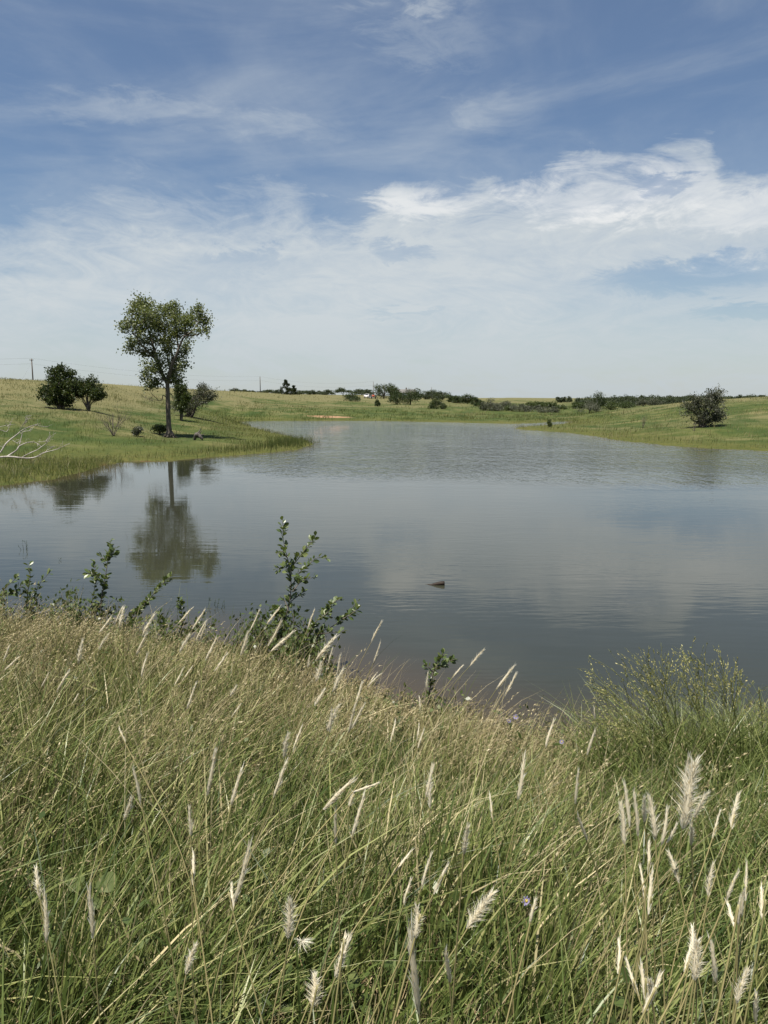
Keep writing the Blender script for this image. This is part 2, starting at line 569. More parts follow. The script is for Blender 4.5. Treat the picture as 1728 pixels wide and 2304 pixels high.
def ground(x, y, fine=True):
    x, y = np.asarray(x, float), np.asarray(y, float)
    shp = x.shape
    x, y = x.ravel(), y.ravel()
    qx, qy = _q(x, y)
    h = np.zeros(x.shape)
    for (cx, cy), w in zip(_cq, _wt):
        h += w * np.sqrt((qx - cx) ** 2 + (qy - cy) ** 2 + 0.15)
    d = shore_dist(x, y)
    r = np.hypot(x, y)
    if fine:
        land = sstep(0.5, 6, d)
        h = h + (fbm(x / 9, y / 9, 11) - 0.5) * 0.35 * land * sstep(20, 45, r) + (fbm(x * 0.7, y * 0.7, 12) - 0.5) * 0.10 * sstep(0.2, 1.5, d)
    lip = 0.03 + 0.07 * sstep(0.0, 0.5, d) + 0.02 * np.clip(d, 0, 3)
    zl = np.maximum(h, lip)
    zl = zl * sstep(-0.1, 0.6, d) + lip * (1 - sstep(-0.1, 0.6, d))
    zw = -0.02 + 0.16 * np.clip(d, -8, 0)
    return np.where(d > 0, zl, zw).reshape(shp)


def gz(x, y):
    return float(ground(np.array([x]), np.array([y]))[0])


# ------------------------------------------------------------------ the ground, one sheet to the horizon
def build_ground():
    a_front = np.arange(-34, 34.001, 0.16)
    a_side = np.concatenate([np.arange(-180, -34, 3.0), a_front, np.arange(37, 180, 3.0)])
    ang = np.radians(a_side)
    r = [0.0]
    rr = 0.35
    while rr < 9:
        r.append(rr); rr *= 1.035
    while rr < 330:
        r.append(rr); rr *= 1.021
    while rr < 9000:
        r.append(rr); rr *= 1.09
    r = np.array(r[1:])
    A, R = np.meshgrid(ang, r)
    X, Y = np.sin(A) * R, np.cos(A) * R
    Z = ground(X, Y)
    D = shore_dist(X, Y)
    nr, na = X.shape
    v = np.stack([X, Y, Z], -1).reshape(-1, 3)
    v = np.concatenate([v, [[0, 0, gz(0, 0)]]])
    i, j = np.meshgrid(np.arange(nr - 1), np.arange(na), indexing='ij')
    j2 = (j + 1) % na
    q = np.stack([i * na + j, (i + 1) * na + j, (i + 1) * na + j2, i * na + j2], -1).reshape(-1, 4)[:, ::-1]
    jj = np.arange(na)
    t = np.stack([jj, (jj + 1) % na, np.full(na, nr * na)], 1)
    g = Geo()
    g.raw(v, q, t, np.concatenate([D.ravel(), [3.0]]))
    m, nt = mat_new('meadow')
    d = attr(nt, 'rnd')
    tc = nt.nodes.new('ShaderNodeTexCoord')
    pos = S(nt, tc.outputs['Object'])
    sp = nt.nodes.new('ShaderNodeSeparateXYZ')
    nt.links.new(pos.s, sp.inputs[0])
    px, py, pz = (S(nt, sp.outputs[k]) for k in range(3))
    far = vec(nt, px, py, 0.0)
    ln = nt.nodes.new('ShaderNodeVectorMath'); ln.operation = 'LENGTH'
    nt.links.new(far.s, ln.inputs[0])
    dist = S(nt, ln.outputs['Value'])
    big = noise(nt, vec(nt, px * 0.06, py * 0.045, 0.0), 1.0, 5, 0.55, 0.4)
    mid = noise(nt, vec(nt, px * 0.35, py * 0.18, 1.0), 1.0, 5, 0.6)
    fine = noise(nt, pos, 3.0, 5, 0.7)
    tiny = noise(nt, pos, 14.0, 3, 0.7)
    dry = (pz * 0.17 + big * 1.7 + mid * 1.0 + fine * 0.3 - 1.36 + dist.step(100.0, 280.0) * 0.16).step(0.28, 0.72)
    green = mixc(nt, mid.step(0.35, 0.65), (0.044, 0.070, 0.018), (0.092, 0.108, 0.031))
    straw = mixc(nt, fine.step(0.3, 0.7), (0.190, 0.170, 0.085), (0.125, 0.125, 0.052))
    c = mixc(nt, dry, green, straw)
    pat = noise(nt, vec(nt, px * 0.16, py * 0.30, 6.0), 1.0, 6, 0.65, 0.6)
    c = mixc(nt, pat.step(0.52, 0.66) * 0.55, c, (0.20, 0.175, 0.08))
    c = mixc(nt, pat.step(0.46, 0.34) * 0.6, c, (0.040, 0.068, 0.018))
    shore = (d + (mid - 0.5) * 3.5 + (fine - 0.5) * 1.2)
    yel = mixc(nt, fine.step(0.35, 0.7), (0.115, 0.108, 0.030), (0.066, 0.082, 0.022))
    c = mixc(nt, shore.step(7.0, 1.0) * 0.7, c, yel)
    c = mixc(nt, fine.step(0.5, 0.75) * 0.5, c, (0.036, 0.056, 0.016))
    mud = mixc(nt, tiny.step(0.3, 0.7), (0.16, 0.075, 0.040), (0.095, 0.050, 0.030))
    mw = d + (big - 0.42).f('MAXIMUM', 0.0) * 14.0 + (mid - 0.35) * 2.2 * dist.step(8.0, 16.0) + (fine - 0.5) * 0.5
    c = mixc(nt, mw.step(0.55, 0.10), c, mud)
    # bare red bank across the water
    rx, ry = water_pt(738, 944)
    bx = (px - rx) / 3.6
    by = (py - ry - 0.8) / 2.4
    bare = (bx * bx + by * by + (fine - 0.5) * 2.4 + (mid - 0.5) * 1.5).step(1.0, 0.3)
    c = mixc(nt, bare, c, (0.34, 0.21, 0.125))
    # thatch under the tall grass of the near bank
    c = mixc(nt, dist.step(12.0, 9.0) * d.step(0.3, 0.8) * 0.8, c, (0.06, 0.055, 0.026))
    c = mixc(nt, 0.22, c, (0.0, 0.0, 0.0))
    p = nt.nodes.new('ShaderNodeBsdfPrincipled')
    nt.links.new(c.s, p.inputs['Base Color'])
    p.inputs['Roughness'].default_value = 0.95
    p.inputs['Specular IOR Level'].default_value = 0.1
    b = nt.nodes.new('ShaderNodeBump')
    b.inputs['Distance'].default_value = 0.16
    b.inputs['Strength'].default_value = 0.7
    nt.links.new((fine * 0.7 + tiny * 0.3 + mid * 0.6).s, b.inputs['Height'])
    nt.links.new(b.outputs[0], p.inputs['Normal'])
    out_surface(nt, p.outputs[0])
    g.build('ground', m, None, True, 'structure')


build_ground()


# ------------------------------------------------------------------ the pond
def build_water():
    ang = np.radians(np.concatenate([np.arange(-80, -32, 2.0), np.arange(-32, 32, 0.4), np.arange(32, 80, 2.0)]))
    r = np.concatenate([np.arange(4.8, 12, 0.12), np.geomspace(12, 150, 90)])
    A, R = np.meshgrid(ang, r)
    X, Y = np.sin(A) * R, np.cos(A) * R
    D = shore_dist(X, Y)
    nr, na = X.shape
    i, j = np.meshgrid(np.arange(nr - 1), np.arange(na - 1), indexing='ij')
    q = np.stack([i * na + j, i * na + j + 1, (i + 1) * na + j + 1, (i + 1) * na + j], -1).reshape(-1, 4)
    keep = (D.ravel()[q].min(1) < 1.5)
    g = Geo()
    g.raw(np.stack([X, Y, np.zeros_like(X)], -1).reshape(-1, 3), q[keep], None, D.ravel())
    m, nt = mat_new('pond_water')
    d = attr(nt, 'rnd')
    tc = nt.nodes.new('ShaderNodeTexCoord')
    pos = S(nt, tc.outputs['Object'])
    sp = nt.nodes.new('ShaderNodeSeparateXYZ')
    nt.links.new(pos.s, sp.inputs[0])
    px, py = S(nt, sp.outputs[0]), S(nt, sp.outputs[1])
    big = noise(nt, vec(nt, px * 0.05, py * 0.10, 0.0), 1.0, 4, 0.55, 0.3)
    # where the breeze ruffles the surface: the open water past about 28 m
    edge = py + px * 0.12 + (big - 0.5) * 14.0
    ruffle = edge.step(25.0, 36.0) * (px + py * 0.17 + (big - 0.5) * 6).step(-3.0, 2.0)
    w1 = noise(nt, vec(nt, px * 2.3, py * 0.8, 0.0), 1.0, 3, 0.6, 0.4)
    w2 = noise(nt, vec(nt, px * 1.0, py * 1.4, 4.0), 4.0, 2, 0.5)
    w3 = noise(nt, vec(nt, px * 0.45 + py * 0.1, py * 1.5, 7.0), 2.2, 2, 0.45)      # long lazy ripples
    w4 = noise(nt, vec(nt, px * 0.5 - py * 0.12, py * 2.0, 2.0), 4.5, 2, 0.5)
    patch = noise(nt, vec(nt, px * 0.16, py * 0.30, 2.0), 1.0, 3, 0.5)
    calm = w3 * 0.0022 + w4 * 0.0016 * (patch.step(0.38, 0.66) * 1.6 + 0.25)
    wind = w1 * 0.115 + w2 * 0.030
    hgt = calm * (1.0 - ruffle * 0.6) + wind * ruffle * (patch.step(0.2, 0.6) * 0.5 + 0.6)
    b = nt.nodes.new('ShaderNodeBump')
    b.inputs['Distance'].default_value = 1.0
    b.inputs['Strength'].default_value = 1.0
    nt.links.new(hgt.s, b.inputs['Height'])
    shallow = (d + (patch - 0.5) * 0.8).step(-1.9, -0.15)
    c = mixc(nt, shallow, (0.029, 0.031, 0.021), (0.046, 0.036, 0.022))
    p = nt.nodes.new('ShaderNodeBsdfPrincipled')
    nt.links.new(c.s, p.inputs['Base Color'])
    p.inputs['Roughness'].default_value = 0.03
    p.inputs['IOR'].default_value = 1.333
    nt.links.new(b.outputs[0], p.inputs['Normal'])
    out_surface(nt, p.outputs[0])
    g.build('pond_water', m, None, True, 'structure')


build_water()

# ------------------------------------------------------------------ materials for plants and things
M_LEAF = leaf_mat('cottonwood_leaf', [(0, (0.055, 0.075, 0.024)), (0.55, (0.115, 0.138, 0.048)), (1, (0.22, 0.23, 0.10))], 0.36, 0.42, 0.4, 'rnd', 1.0)
M_DARK = leaf_mat('dark_leaf', [(0, (0.020, 0.034, 0.011)), (0.7, (0.038, 0.060, 0.017)), (1, (0.070, 0.090, 0.026))], 0.22, 0.5, 0.3)
M_GREEN = leaf_mat('bush_leaf', [(0, (0.030, 0.052, 0.015)), (0.6, (0.060, 0.085, 0.026)), (1, (0.10, 0.12, 0.04))], 0.25, 0.5, 0.3)
M_FAR = leaf_mat('distant_leaf', [(0, (0.036, 0.050, 0.028)), (0.6, (0.055, 0.072, 0.038)), (1, (0.085, 0.10, 0.052))], 0.2, 0.6, 0.2)
M_CEDAR = leaf_mat('cedar_leaf', [(0, (0.016, 0.026, 0.012)), (0.7, (0.030, 0.044, 0.018)), (1, (0.055, 0.066, 0.026))], 0.12, 0.6, 0.2)
M_OLIVE = leaf_mat('olive_leaf', [(0, (0.060, 0.068, 0.046)), (0.6, (0.115, 0.125, 0.088)), (1, (0.20, 0.205, 0.15))], 0.2, 0.55, 0.3, 'rnd', 0.66)
M_SAPL = leaf_mat('sapling_leaf', [(0, (0.060, 0.095, 0.028)), (0.6, (0.105, 0.150, 0.045)), (1, (0.18, 0.215, 0.075))], 0.30, 0.38, 0.5, 'obj')
M_SAPF = leaf_mat('thicket_leaf', [(0, (0.050, 0.080, 0.022)), (0.6, (0.09, 0.13, 0.036)), (1, (0.16, 0.19, 0.06))], 0.30, 0.4, 0.45)
M_GRASS = leaf_mat('green_grass', [(0, (0.032, 0.058, 0.012)), (0.40, (0.125, 0.165, 0.042)), (0.72, (0.285, 0.295, 0.108)), (1, (0.58, 0.50, 0.29))], 0.14, 0.42, 0.35)
M_SEED = leaf_mat('seeding_grass', [(0, (0.20, 0.195, 0.085)), (0.4, (0.36, 0.295, 0.155)), (1, (0.62, 0.54, 0.34))], 0.25, 0.5, 0.3, 'rnd', 0.85, False)
M_STRAW = leaf_mat('dry_straw', [(0, (0.20, 0.14, 0.075)), (0.5, (0.35, 0.27, 0.145)), (1, (0.52, 0.44, 0.27))], 0.15, 0.55, 0.3, 'rnd', 0.85, False)
M_BANK = leaf_mat('bank_grass', [(0, (0.042, 0.068, 0.018)), (0.4, (0.076, 0.102, 0.028)), (0.7, (0.145, 0.140, 0.052)), (1, (0.27, 0.235, 0.12))], 0.45, 0.5, 0.3, 'rnd', 0.95)
M_HEAD = leaf_mat('silver_seed_head', [(0, (0.62, 0.53, 0.36)), (0.45, (0.80, 0.74, 0.58)), (1, (0.88, 0.85, 0.75))], 0.52, 0.5, 0.3, 'rnd', 1.06, False)
M_STEM = leaf_mat('seed_stem', [(0, (0.22, 0.21, 0.085)), (1, (0.40, 0.34, 0.16))], 0.1, 0.45, 0.4, 'obj')
M_PANIC = leaf_mat('panicle', [(0, (0.16, 0.19, 0.055)), (0.5, (0.30, 0.30, 0.10)), (1, (0.52, 0.46, 0.21))], 0.25, 0.5, 0.3)
M_PETAL = leaf_mat('petal', [(0, (0.26, 0.23, 0.42)), (1, (0.42, 0.38, 0.58))], 0.3, 0.5, 0.3)
M_BARK = plain_mat('bark', (0.060, 0.050, 0.040), (0.145, 0.122, 0.10), 5.0, 0.9, 0.03, (3, 3, 0.6))
M_TWIG = plain_mat('twig', (0.065, 0.055, 0.045), (0.13, 0.11, 0.09), 6.0, 0.9)
M_DEAD = plain_mat('bleached_wood', (0.17, 0.15, 0.135), (0.40, 0.37, 0.335), 3.0, 0.8, 0.004, (1, 1, 1))
M_STUMP = plain_mat('stump_wood', (0.030, 0.026, 0.023), (0.13, 0.115, 0.105), 6.0, 0.9, 0.02)
M_POLE = plain_mat('pole_wood', (0.07, 0.058, 0.048), (0.13, 0.11, 0.09), 4.0, 0.9, 0.0, (4, 4, 0.3))
M_WIRE = plain_mat('wire_metal', (0.12, 0.12, 0.12), (0.16, 0.16, 0.16), 1.0, 0.6)
M_LOG = plain_mat('wet_log', (0.010, 0.007, 0.005), (0.030, 0.018, 0.011), 30.0, 0.7, 0.003, (0.4, 2, 2))


def curve(pts, n=10):
    """smooth path through points"""
    p = np.asarray(pts, float)
    if len(p) == 2:
        p = np.array([p[0], (p[0] + p[1]) / 2, p[1]])
    P = np.concatenate([[2 * p[0] - p[1]], p, [2 * p[-1] - p[-2]]])
    out = []
    for i in range(1, len(P) - 2):
        for t in np.linspace(0, 1, n, endpoint=False):
            a, b, c, d = P[i - 1:i + 3]
            out.append(0.5 * ((2 * b) + (c - a) * t + (2 * a - 5 * b + 4 * c - d) * t * t + (3 * b - a - 3 * c + d) * t ** 3))
    out.append(p[-1])
    return np.array(out)


def wob(path, amp):
    p = path.copy()
    k = np.linspace(0, 1, len(p))[:, None]
    for f in (2.3, 5.1, 9.7):
        p += np.sin(k * f * 3.1 + rng.uniform(0, 6, 3)) * amp / f * np.sin(np.pi * k) ** 0.5
    return p


# ------------------------------------------------------------------ the cottonwood
def build_cottonwood():
    s = 0.3496
    def P(zx, zy, dy=0.0):
        return pxw(zx * s, 620 + zy * s, 52.0 + dy)
    base = P(1092, 1052)
    base[2] = gz(base[0], base[1])
    t = thing('cottonwood_tree', base, 'tall lone tree with heart-shaped leafy crown and bare straight trunk near the shore', 'tree')
    lead = {
        'trunk': [base - [0, 0, .15], P(1087, 950), P(1080, 850), P(1079, 760), P(1078, 690), P(1085, 640)],
        'right': [P(1083, 690), P(1100, 610, -.2), P(1130, 530, -.4), P(1155, 455, -.5), P(1180, 400, -.3), P(1240, 350, 0), P(1300, 270, .3)],
        'right2': [P(1150, 470, -.4), P(1140, 390, .2), P(1120, 300, .6), P(1130, 210, .9)],
        'left': [P(1078, 695), P(1035, 610, .2), P(1005, 540, .5), P(990, 470, .6), P(965, 380, .6), P(935, 280, .4), P(920, 170, .3)],
        'left2': [P(1010, 550, .4), P(960, 500, -.2), P(905, 440, -.8), P(850, 360, -1.1)],
        'mid': [P(1090, 620, 0), P(1110, 520, .9), P(1060, 400, 1.3), P(1040, 300, 1.4)],
    }
    g = Geo()
    tr = wob(curve(lead['trunk'], 8), 0.03)
    k = np.linspace(0, 1, len(tr))
    g.tube(tr, 0.168 - 0.045 * k + 0.18 * np.exp(-k * 22), 12)
    for a in range(6):
        an = a * 1.05 + 0.4
        e = base + np.array([math.cos(an) * 0.55, math.sin(an) * 0.55, 0])
        e[2] = gz(e[0], e[1]) - 0.03
        g.tube(curve([base + [math.cos(an) * .12, math.sin(an) * .12, .38], base + [math.cos(an) * .3, math.sin(an) * .3, .10], e], 4), [.10, .10, .09, .085, .075, .06, .05, .04, .025], 6)
    g.build('trunk', M_BARK, t, True)
    bp, br = [], []
    gb = Geo()
    for nm, pts in lead.items():
        if nm == 'trunk':
            continue
        c = wob(curve(pts, 8), 0.10)
        r0 = {'right': .135, 'left': .135, 'right2': .07, 'left2': .075, 'mid': .065}[nm]
        r = np.linspace(r0, 0.02, len(c))
        gb.tube(c, r, 8)
        bp.append(c); br.append(r)
    bp = np.concatenate(bp); br = np.concatenate(br)
    lobes = [(925, 175, 85, 75), (880, 235, 80, 80), (985, 240, 80, 85), (835, 320, 75, 55), (920, 330, 100, 75), (1020, 320, 70, 75), (1125, 200, 55, 55), (1150, 270, 80, 70),
             (1270, 215, 70, 50), (1230, 275, 70, 60), (1320, 290, 55, 50), (1300, 350, 50, 45), (1120, 360, 70, 60), (1210, 370, 65, 55), (1040, 400, 70, 50), (950, 415, 80, 50),
             (860, 430, 75, 50), (820, 460, 45, 35), (900, 490, 65, 40), (980, 480, 60, 50), (1070, 480, 55, 55), (1200, 440, 50, 45), (1030, 540, 60, 45), (940, 575, 55, 40),
             (1010, 610, 75, 45), (930, 640, 45, 30), (1150, 545, 70, 45), (1190, 590, 50, 45), (1120, 615, 70, 50), (1080, 560, 50, 50), (1060, 235, 62, 60), (1075, 325, 70, 65), (1010, 285, 65, 65), (1085, 420, 65, 50), (1185, 305, 70, 60), (1180, 490, 50, 50), (985, 680, 60, 35), (1150, 670, 60, 40), (1090, 660, 55, 35), (960, 710, 30, 22)]
    cl, axs, rn = [], [], []
    m = s * 52.0 / FPX
    for (cx, cy, rx, ry) in lobes:
        dy = rng.normal(0, 0.95)
        cy += 6
        ctr = P(cx, cy, dy)
        cand = np.linalg.norm(bp - ctr, axis=1) + np.where(bp[:, 2] > ctr[2] - 0.2, 1.2, 0)
        i = int(np.argmin(cand))
        mid = (bp[i] + ctr) / 2 + rng.normal(0, .12, 3) - [0, 0, .08]
        c = curve([bp[i], mid, ctr], 5)
        gb.tube(c, np.linspace(min(br[i] * 0.7, .05), 0.012, len(c)), 5)
        ntw = max(5, int(rx * ry / 330))
        R = np.array([rx * m, (rx + ry) * .5 * m, ry * m])
        for q in range(ntw):
            dvec = rng.normal(size=3)
            dvec[2] += 0.25
            dvec /= np.linalg.norm(dvec)
            e = ctr + dvec * R * rng.uniform(.45, 1.08)
            st = c[rng.integers(len(c) // 2, len(c))]
            w = curve([st, (st + e) / 2 + rng.normal(0, .05, 3), e], 3)
            gb.tube(w, np.linspace(.012, .004, len(w)), 3)
            nl = rng.integers(30, 54)
            along = rng.uniform(.35, 1.06, nl)[:, None]
            pc = st + (e - st) * along + rng.normal(0, .17, (nl, 3))
            cl.append(pc)
            axs.append((e - st) + rng.normal(0, .35, (nl, 3)) - [0, 0, .15])
            rn.append(np.clip(rng.normal(.5, .2, nl) + rng.normal(0, .15), 0, 1))
    gb.build('branches', M_BARK, t, True, 'stuff')
    cl, axs, rn = np.concatenate(cl), np.concatenate(axs), np.concatenate(rn)
    gl = Geo()
    gl.leaves(cl, rng.uniform(.09, .155, len(cl)), rn, 0.85, 0.15, axs)
    gl.build('crown', M_LEAF, t, False, 'stuff')
    # dead limb hanging on the left, small snags
    for pts, r in [([P(1078, 790), P(1050, 770), P(1045, 800, -.4), P(1020, 805, -.6), P(985, 770, -.8), P(955, 735, -.9), P(920, 740, -1)], .035),
                   ([P(1020, 805, -.6), P(985, 800, -.9), P(940, 790, -1.1), P(905, 765, -1.2)], .018),
                   ([P(1075, 740), P(1050, 710, .3), P(1020, 690, .5), P(985, 735, .6)], .03), ([P(1090, 760), P(1110, 780, .2), P(1125, 830, .3)], .018),
                   ([P(985, 770, -.8), P(965, 790, -.9), P(930, 780, -1)], .012)]:
        gd = Geo()
        c = wob(curve(pts, 6), .05)
        gd.tube(c, np.linspace(r, .006, len(c)), 5)
        for q in range(5):
            a = c[rng.integers(len(c) // 3, len(c))]
            gd.tube(curve([a, a + rng.normal(0, .12, 3), a + rng.normal(0, .22, 3) - [0.05, 0, .1]], 3), np.linspace(.009, .003, 7), 3)
        gd.build('dead_limb', M_TWIG, t, True)
    return t


build_cottonwood()


# ------------------------------------------------------------------ bushes and far trees
def crown_points(n, w, h, shape, seed_lobes=None):
    """leaf centres in a lumpy crown of width w, height h standing on z=0"""
    nl = seed_lobes or int(rng.integers(15, 22))
    out, lob = [], []
    for i in range(nl):
        if shape == 'cedar':
            z = .03 + .9 * rng.uniform(0, 1) ** 1.3
            rad = .5 * w * (1 - z) ** .8 * rng.uniform(.1, .95)
            an = rng.uniform(0, 6.28)
            c = np.array([math.cos(an) * rad, math.sin(an) * rad, z * h])
            R = np.array([w * .17, w * .17, h * .10]) * (1.2 - .75 * z)
        elif shape == 'dome':
            an, u = rng.uniform(0, 6.28), math.sqrt(rng.uniform(0, 1))
            c = np.array([math.cos(an) * u * w * .36, math.sin(an) * u * w * .36, h * (.28 + .5 * math.sqrt(1 - .9 * u * u) * rng.uniform(.5, 1))])
            R = np.array([w * .18, w * .18, h * .16])
        else:
            an, u = rng.uniform(0, 6.28), math.sqrt(rng.uniform(0, 1))
            c = np.array([math.cos(an) * u * w * .34, math.sin(an) * u * w * .34, h * (.10 + .72 * rng.uniform(0, 1) ** .8 * (1 - .55 * u * u))])
            R = np.array([w * .22, w * .22, h * .2]) * rng.uniform(.7, 1.2)
        lob.append((c, R))
        k = n // nl
        d = rng.normal(size=(k, 3))
        d /= np.linalg.norm(d, axis=1, keepdims=True)
        out.append(c + d * R * (rng.uniform(0, 1, (k, 1)) ** .45) * rng.uniform(.85, 1.12, (k, 1)))
    p = np.concatenate(out)
    p[:, 2] = np.maximum(p[:, 2], .03 * h)
    return p, lob


FARLAB = {}
def far_label(kind, px):
    return {
        'far': ('far_tree', 'small grey-green tree in the line along the far horizon', 'tree', 'trees along the far horizon'),
        'dome': ('dome_tree', 'dome-shaped dark tree standing out of the far horizon treeline', 'tree', None),
        'cedar': ('cedar_tree', None, 'cedar', None),
        'dark': ('dark_bush', 'dark green leafy bush standing in the far meadow', 'bush', 'dark bushes in the far meadow'),
        'olive': ('olive_bush', 'grey-green bushy shrub in the low ground beyond the far shore', 'shrub', 'grey shrubs beyond the far shore'),
        'green': ('green_bush', 'green bush behind the grey shrubs in the low ground beyond the water', 'bush', 'green bushes in the low ground'),
    }[kind]


SPECIAL = {
    644: ('cedar_tree', 'tall pointed dark cedar rising above the far treeline', 'cedar'),
    661: ('cedar_tree', 'shorter cedar close beside the tall pointed cedar', 'cedar'),
    863: ('shade_tree', 'big spreading shade tree over the house yard', 'tree'),
    887: ('shade_tree', 'smaller dark tree close behind the house roof', 'tree'),
    893: ('dark_bush', 'low wide dark bush in front of the house', 'bush'),
    923: ('dark_bush', 'tall round dark bush beside the house', 'bush'),
    792: ('dark_bush', 'broad dark bush left of the parked white car in the meadow', 'bush'),
    849: ('dark_bush', 'small upright bush alone on the meadow slope below the house', 'bush'),
    1342: ('dark_bush', 'tall dark green bush growing up behind a grey shrub on the right bank', 'bush'),
    1325: ('olive_bush', 'wide grey shrub in front of the tall dark green bush on the right bank', 'shrub'),
    1237: ('green_bush', 'tiny green bush above the dark cut bank at the tip of the right bank', 'bush'),
    240: ('far_tree', 'lone small bush on the skyline between dark bushes and tall tree', 'bush'),
}
MATS = {'far': M_FAR, 'dome': M_FAR, 'cedar': M_CEDAR, 'dark': M_DARK, 'olive': M_OLIVE, 'green': M_GREEN}


def build_far():
    for (px, b, tp, wpx, D, kind) in FAR:
        p = pxw(px, b, D)
        z = gz(p[0], p[1])
        top = pxw(px, tp, D)[2]
        h = max(top - z, 0.8) * 1.24
        w = wpx / FPX * D * (1.6 if kind == 'far' else 1.35)
        name, lab, cat, grp = far_label(kind, px)
        if px in SPECIAL:
            name, lab, cat = SPECIAL[px]
            grp = None
        t = thing(name, (p[0], p[1], z), lab, cat, grp)
        n = int(np.clip(90 * (wpx * (b - tp)) ** .5 * .75, 500, 2600))
        shape = {'far': 'bush', 'dome': 'dome', 'cedar': 'cedar'}.get(kind, 'bush')
        pts, lob = crown_points(n, w, h, shape, 46 if shape == 'cedar' else None)
        if kind == 'far' and px not in (240,):
            w = w
        g = Geo()
        sz = D / FPX * rng.uniform(1.6, 3.2, len(pts)) * (0.8 if kind == 'olive' else 1)
        tone = np.clip(rng.normal(.5, .22, len(pts)) + rng.normal(0, .1), 0, 1)
        if kind == 'cedar':
            ax = pts * [1, 1, 0] + [0, 0, .5 * w] + rng.normal(0, .1 * w, pts.shape)
        else:
            ax = None
        g.leaves(pts + [p[0], p[1], z], sz, tone, .6, .2, ax)
        g.build('crown', MATS[kind], t, False, 'stuff')
        g = Geo()
        if kind in ('cedar',):
            g.tube([(p[0], p[1], z - .1), (p[0], p[1], z + h * .9)], [h * .03, .01], 6)
        else:
            g.tube([(p[0], p[1], z - .1), (p[0] + .04 * w, p[1], z + h * .3), (p[0], p[1], z + h * .6)], [h * .03, h * .024, h * .012], 6)
            for c, R in lob[:5]:
                g.tube(curve([(p[0] + .03 * w, p[1], z + h * .15), (p[0] + c[0] * .4, p[1] + c[1] * .4, z + c[2] * .6), (p[0] + c[0], p[1] + c[1], z + c[2])], 3), np.linspace(h * .018, h * .004, 7), 4)
        g.build('trunk', M_TWIG, t, True)


build_far()


def shrub(name, label, cat, px, base, top, wpx, D, mat, n, size, stems=7, spray=0.35, aspect=.6, lean=0.0, lobes=None, low=0.06, twigs=True, bark=None):
    """a bigger bush: forked stems from the ground, leaf sprays at their ends"""
    p = pxw(px, base, D)
    z = gz(p[0], p[1])
    h = pxw(px, top, D)[2] - z
    w = wpx / FPX * D
    b = np.array([p[0], p[1], z])
    t = thing(name, b, label, cat)
    gs, pts, axs, rn = Geo(), [], [], []
    if lobes is None:
        lobes = [(math.cos(i * 2.4) * .33 * math.sqrt((i + .5) / stems), math.sin(i * 2.4) * .33 * math.sqrt((i + .5) / stems), rng.uniform(.45, .8), .2) for i in range(stems)]
    n = int(n * 1.7)
    size = size * 1.2
    per = n // len(lobes)
    for (lx, ly, lz, lr) in lobes:
        ctr = b + np.array([(lx + lean * lz) * w, ly * w, lz * h])
        st = b + np.array([rng.normal(0, .03) * w, rng.normal(0, .03) * w, -.05])
        c = wob(curve([st, b + (ctr - b) * [.35, .35, .5] + rng.normal(0, .04, 3) * w, ctr], 5), .03 * w)
        gs.tube(c, np.linspace(.022 * h + .01, .008, len(c)), 6)
        nt_ = max(6, per // 26)
        R = np.array([lr * w * 1.15, lr * w * 1.15, lr * h])
        for q in range(nt_):
            dv = rng.normal(size=3) + [0, 0, .15]
            dv /= np.linalg.norm(dv)
            e = ctr + dv * R * rng.uniform(.5, 1.15)
            e[2] = max(e[2], z + low * h)
            s0 = c[rng.integers(len(c) // 2, len(c))]
            if twigs:
                gs.tube(curve([s0, (s0 + e) / 2 + rng.normal(0, .03, 3), e], 3), np.linspace(.010, .003, 7), 3)
            k = per // nt_
            al = rng.uniform(.3, 1.08, k)[:, None]
            pts.append(s0 + (e - s0) * al + rng.normal(0, spray * .3, (k, 3)) * [1, 1, .8])
            axs.append((e - s0) + rng.normal(0, .35, (k, 3)))
            rn.append(np.clip(rng.normal(.5, .2, k) + rng.normal(0, .14), 0, 1))
    gs.build('stems', bark or M_TWIG, t, True, 'stuff')
    pts, axs, rn = np.concatenate(pts), np.concatenate(axs), np.concatenate(rn)
    pts[:, 2] = np.maximum(pts[:, 2], z + .03 * h)
    g = Geo()
    g.leaves(pts, size * rng.uniform(.75, 1.3, len(pts)), rn, aspect, .15, axs)
    g.build('foliage', mat, t, False, 'stuff')
    return t


shrub('round_bush', 'large round dark green bush on the left hillside, leafy down to the ground', 'bush', 138, 920, 824, 90, 60, M_DARK, 5200, .13, 12,
      lobes=[(-.1, 0, .82, .2), (.18, .1, .84, .17), (-.28, .1, .62, .2), (.05, -.2, .6, .22), (.3, 0, .58, .2), (-.33, -.1, .38, .2), (0, .2, .45, .25), (.28, -.15, .36, .2),
             (-.15, -.2, .25, .2), (.15, 0, .2, .2), (-.3, .1, .2, .15), (.02, .0, .94, .09)])
shrub('spreading_bush', 'smaller spreading dark bush with bare forked trunk beside the large round bush', 'bush', 198, 926, 846, 74, 60.5, M_DARK, 3200, .11, 8,
      lobes=[(-.25, 0, .8, .2), (.1, .1, .84, .18), (.33, 0, .66, .17), (-.1, -.15, .6, .2), (.25, -.1, .5, .16), (-.35, .1, .5, .16), (.42, .05, .45, .1), (0, .2, .7, .2)], low=.33)
shrub('leaning_shrub', 'grey-brown half-bare shrub leaning right behind the lone tall tree', 'shrub', 424, 938, 860, 112, 75, M_OLIVE, 4200, .10, 9,
      lobes=[(.42, 0, .74, .2), (.28, .1, .66, .2), (.1, 0, .6, .2), (-.1, .1, .5, .22), (.2, -.1, .42, .2), (-.15, -.1, .3, .2), (0, .1, .22, .18), (.5, 0, .6, .12), (.3, .1, .88, .1)])
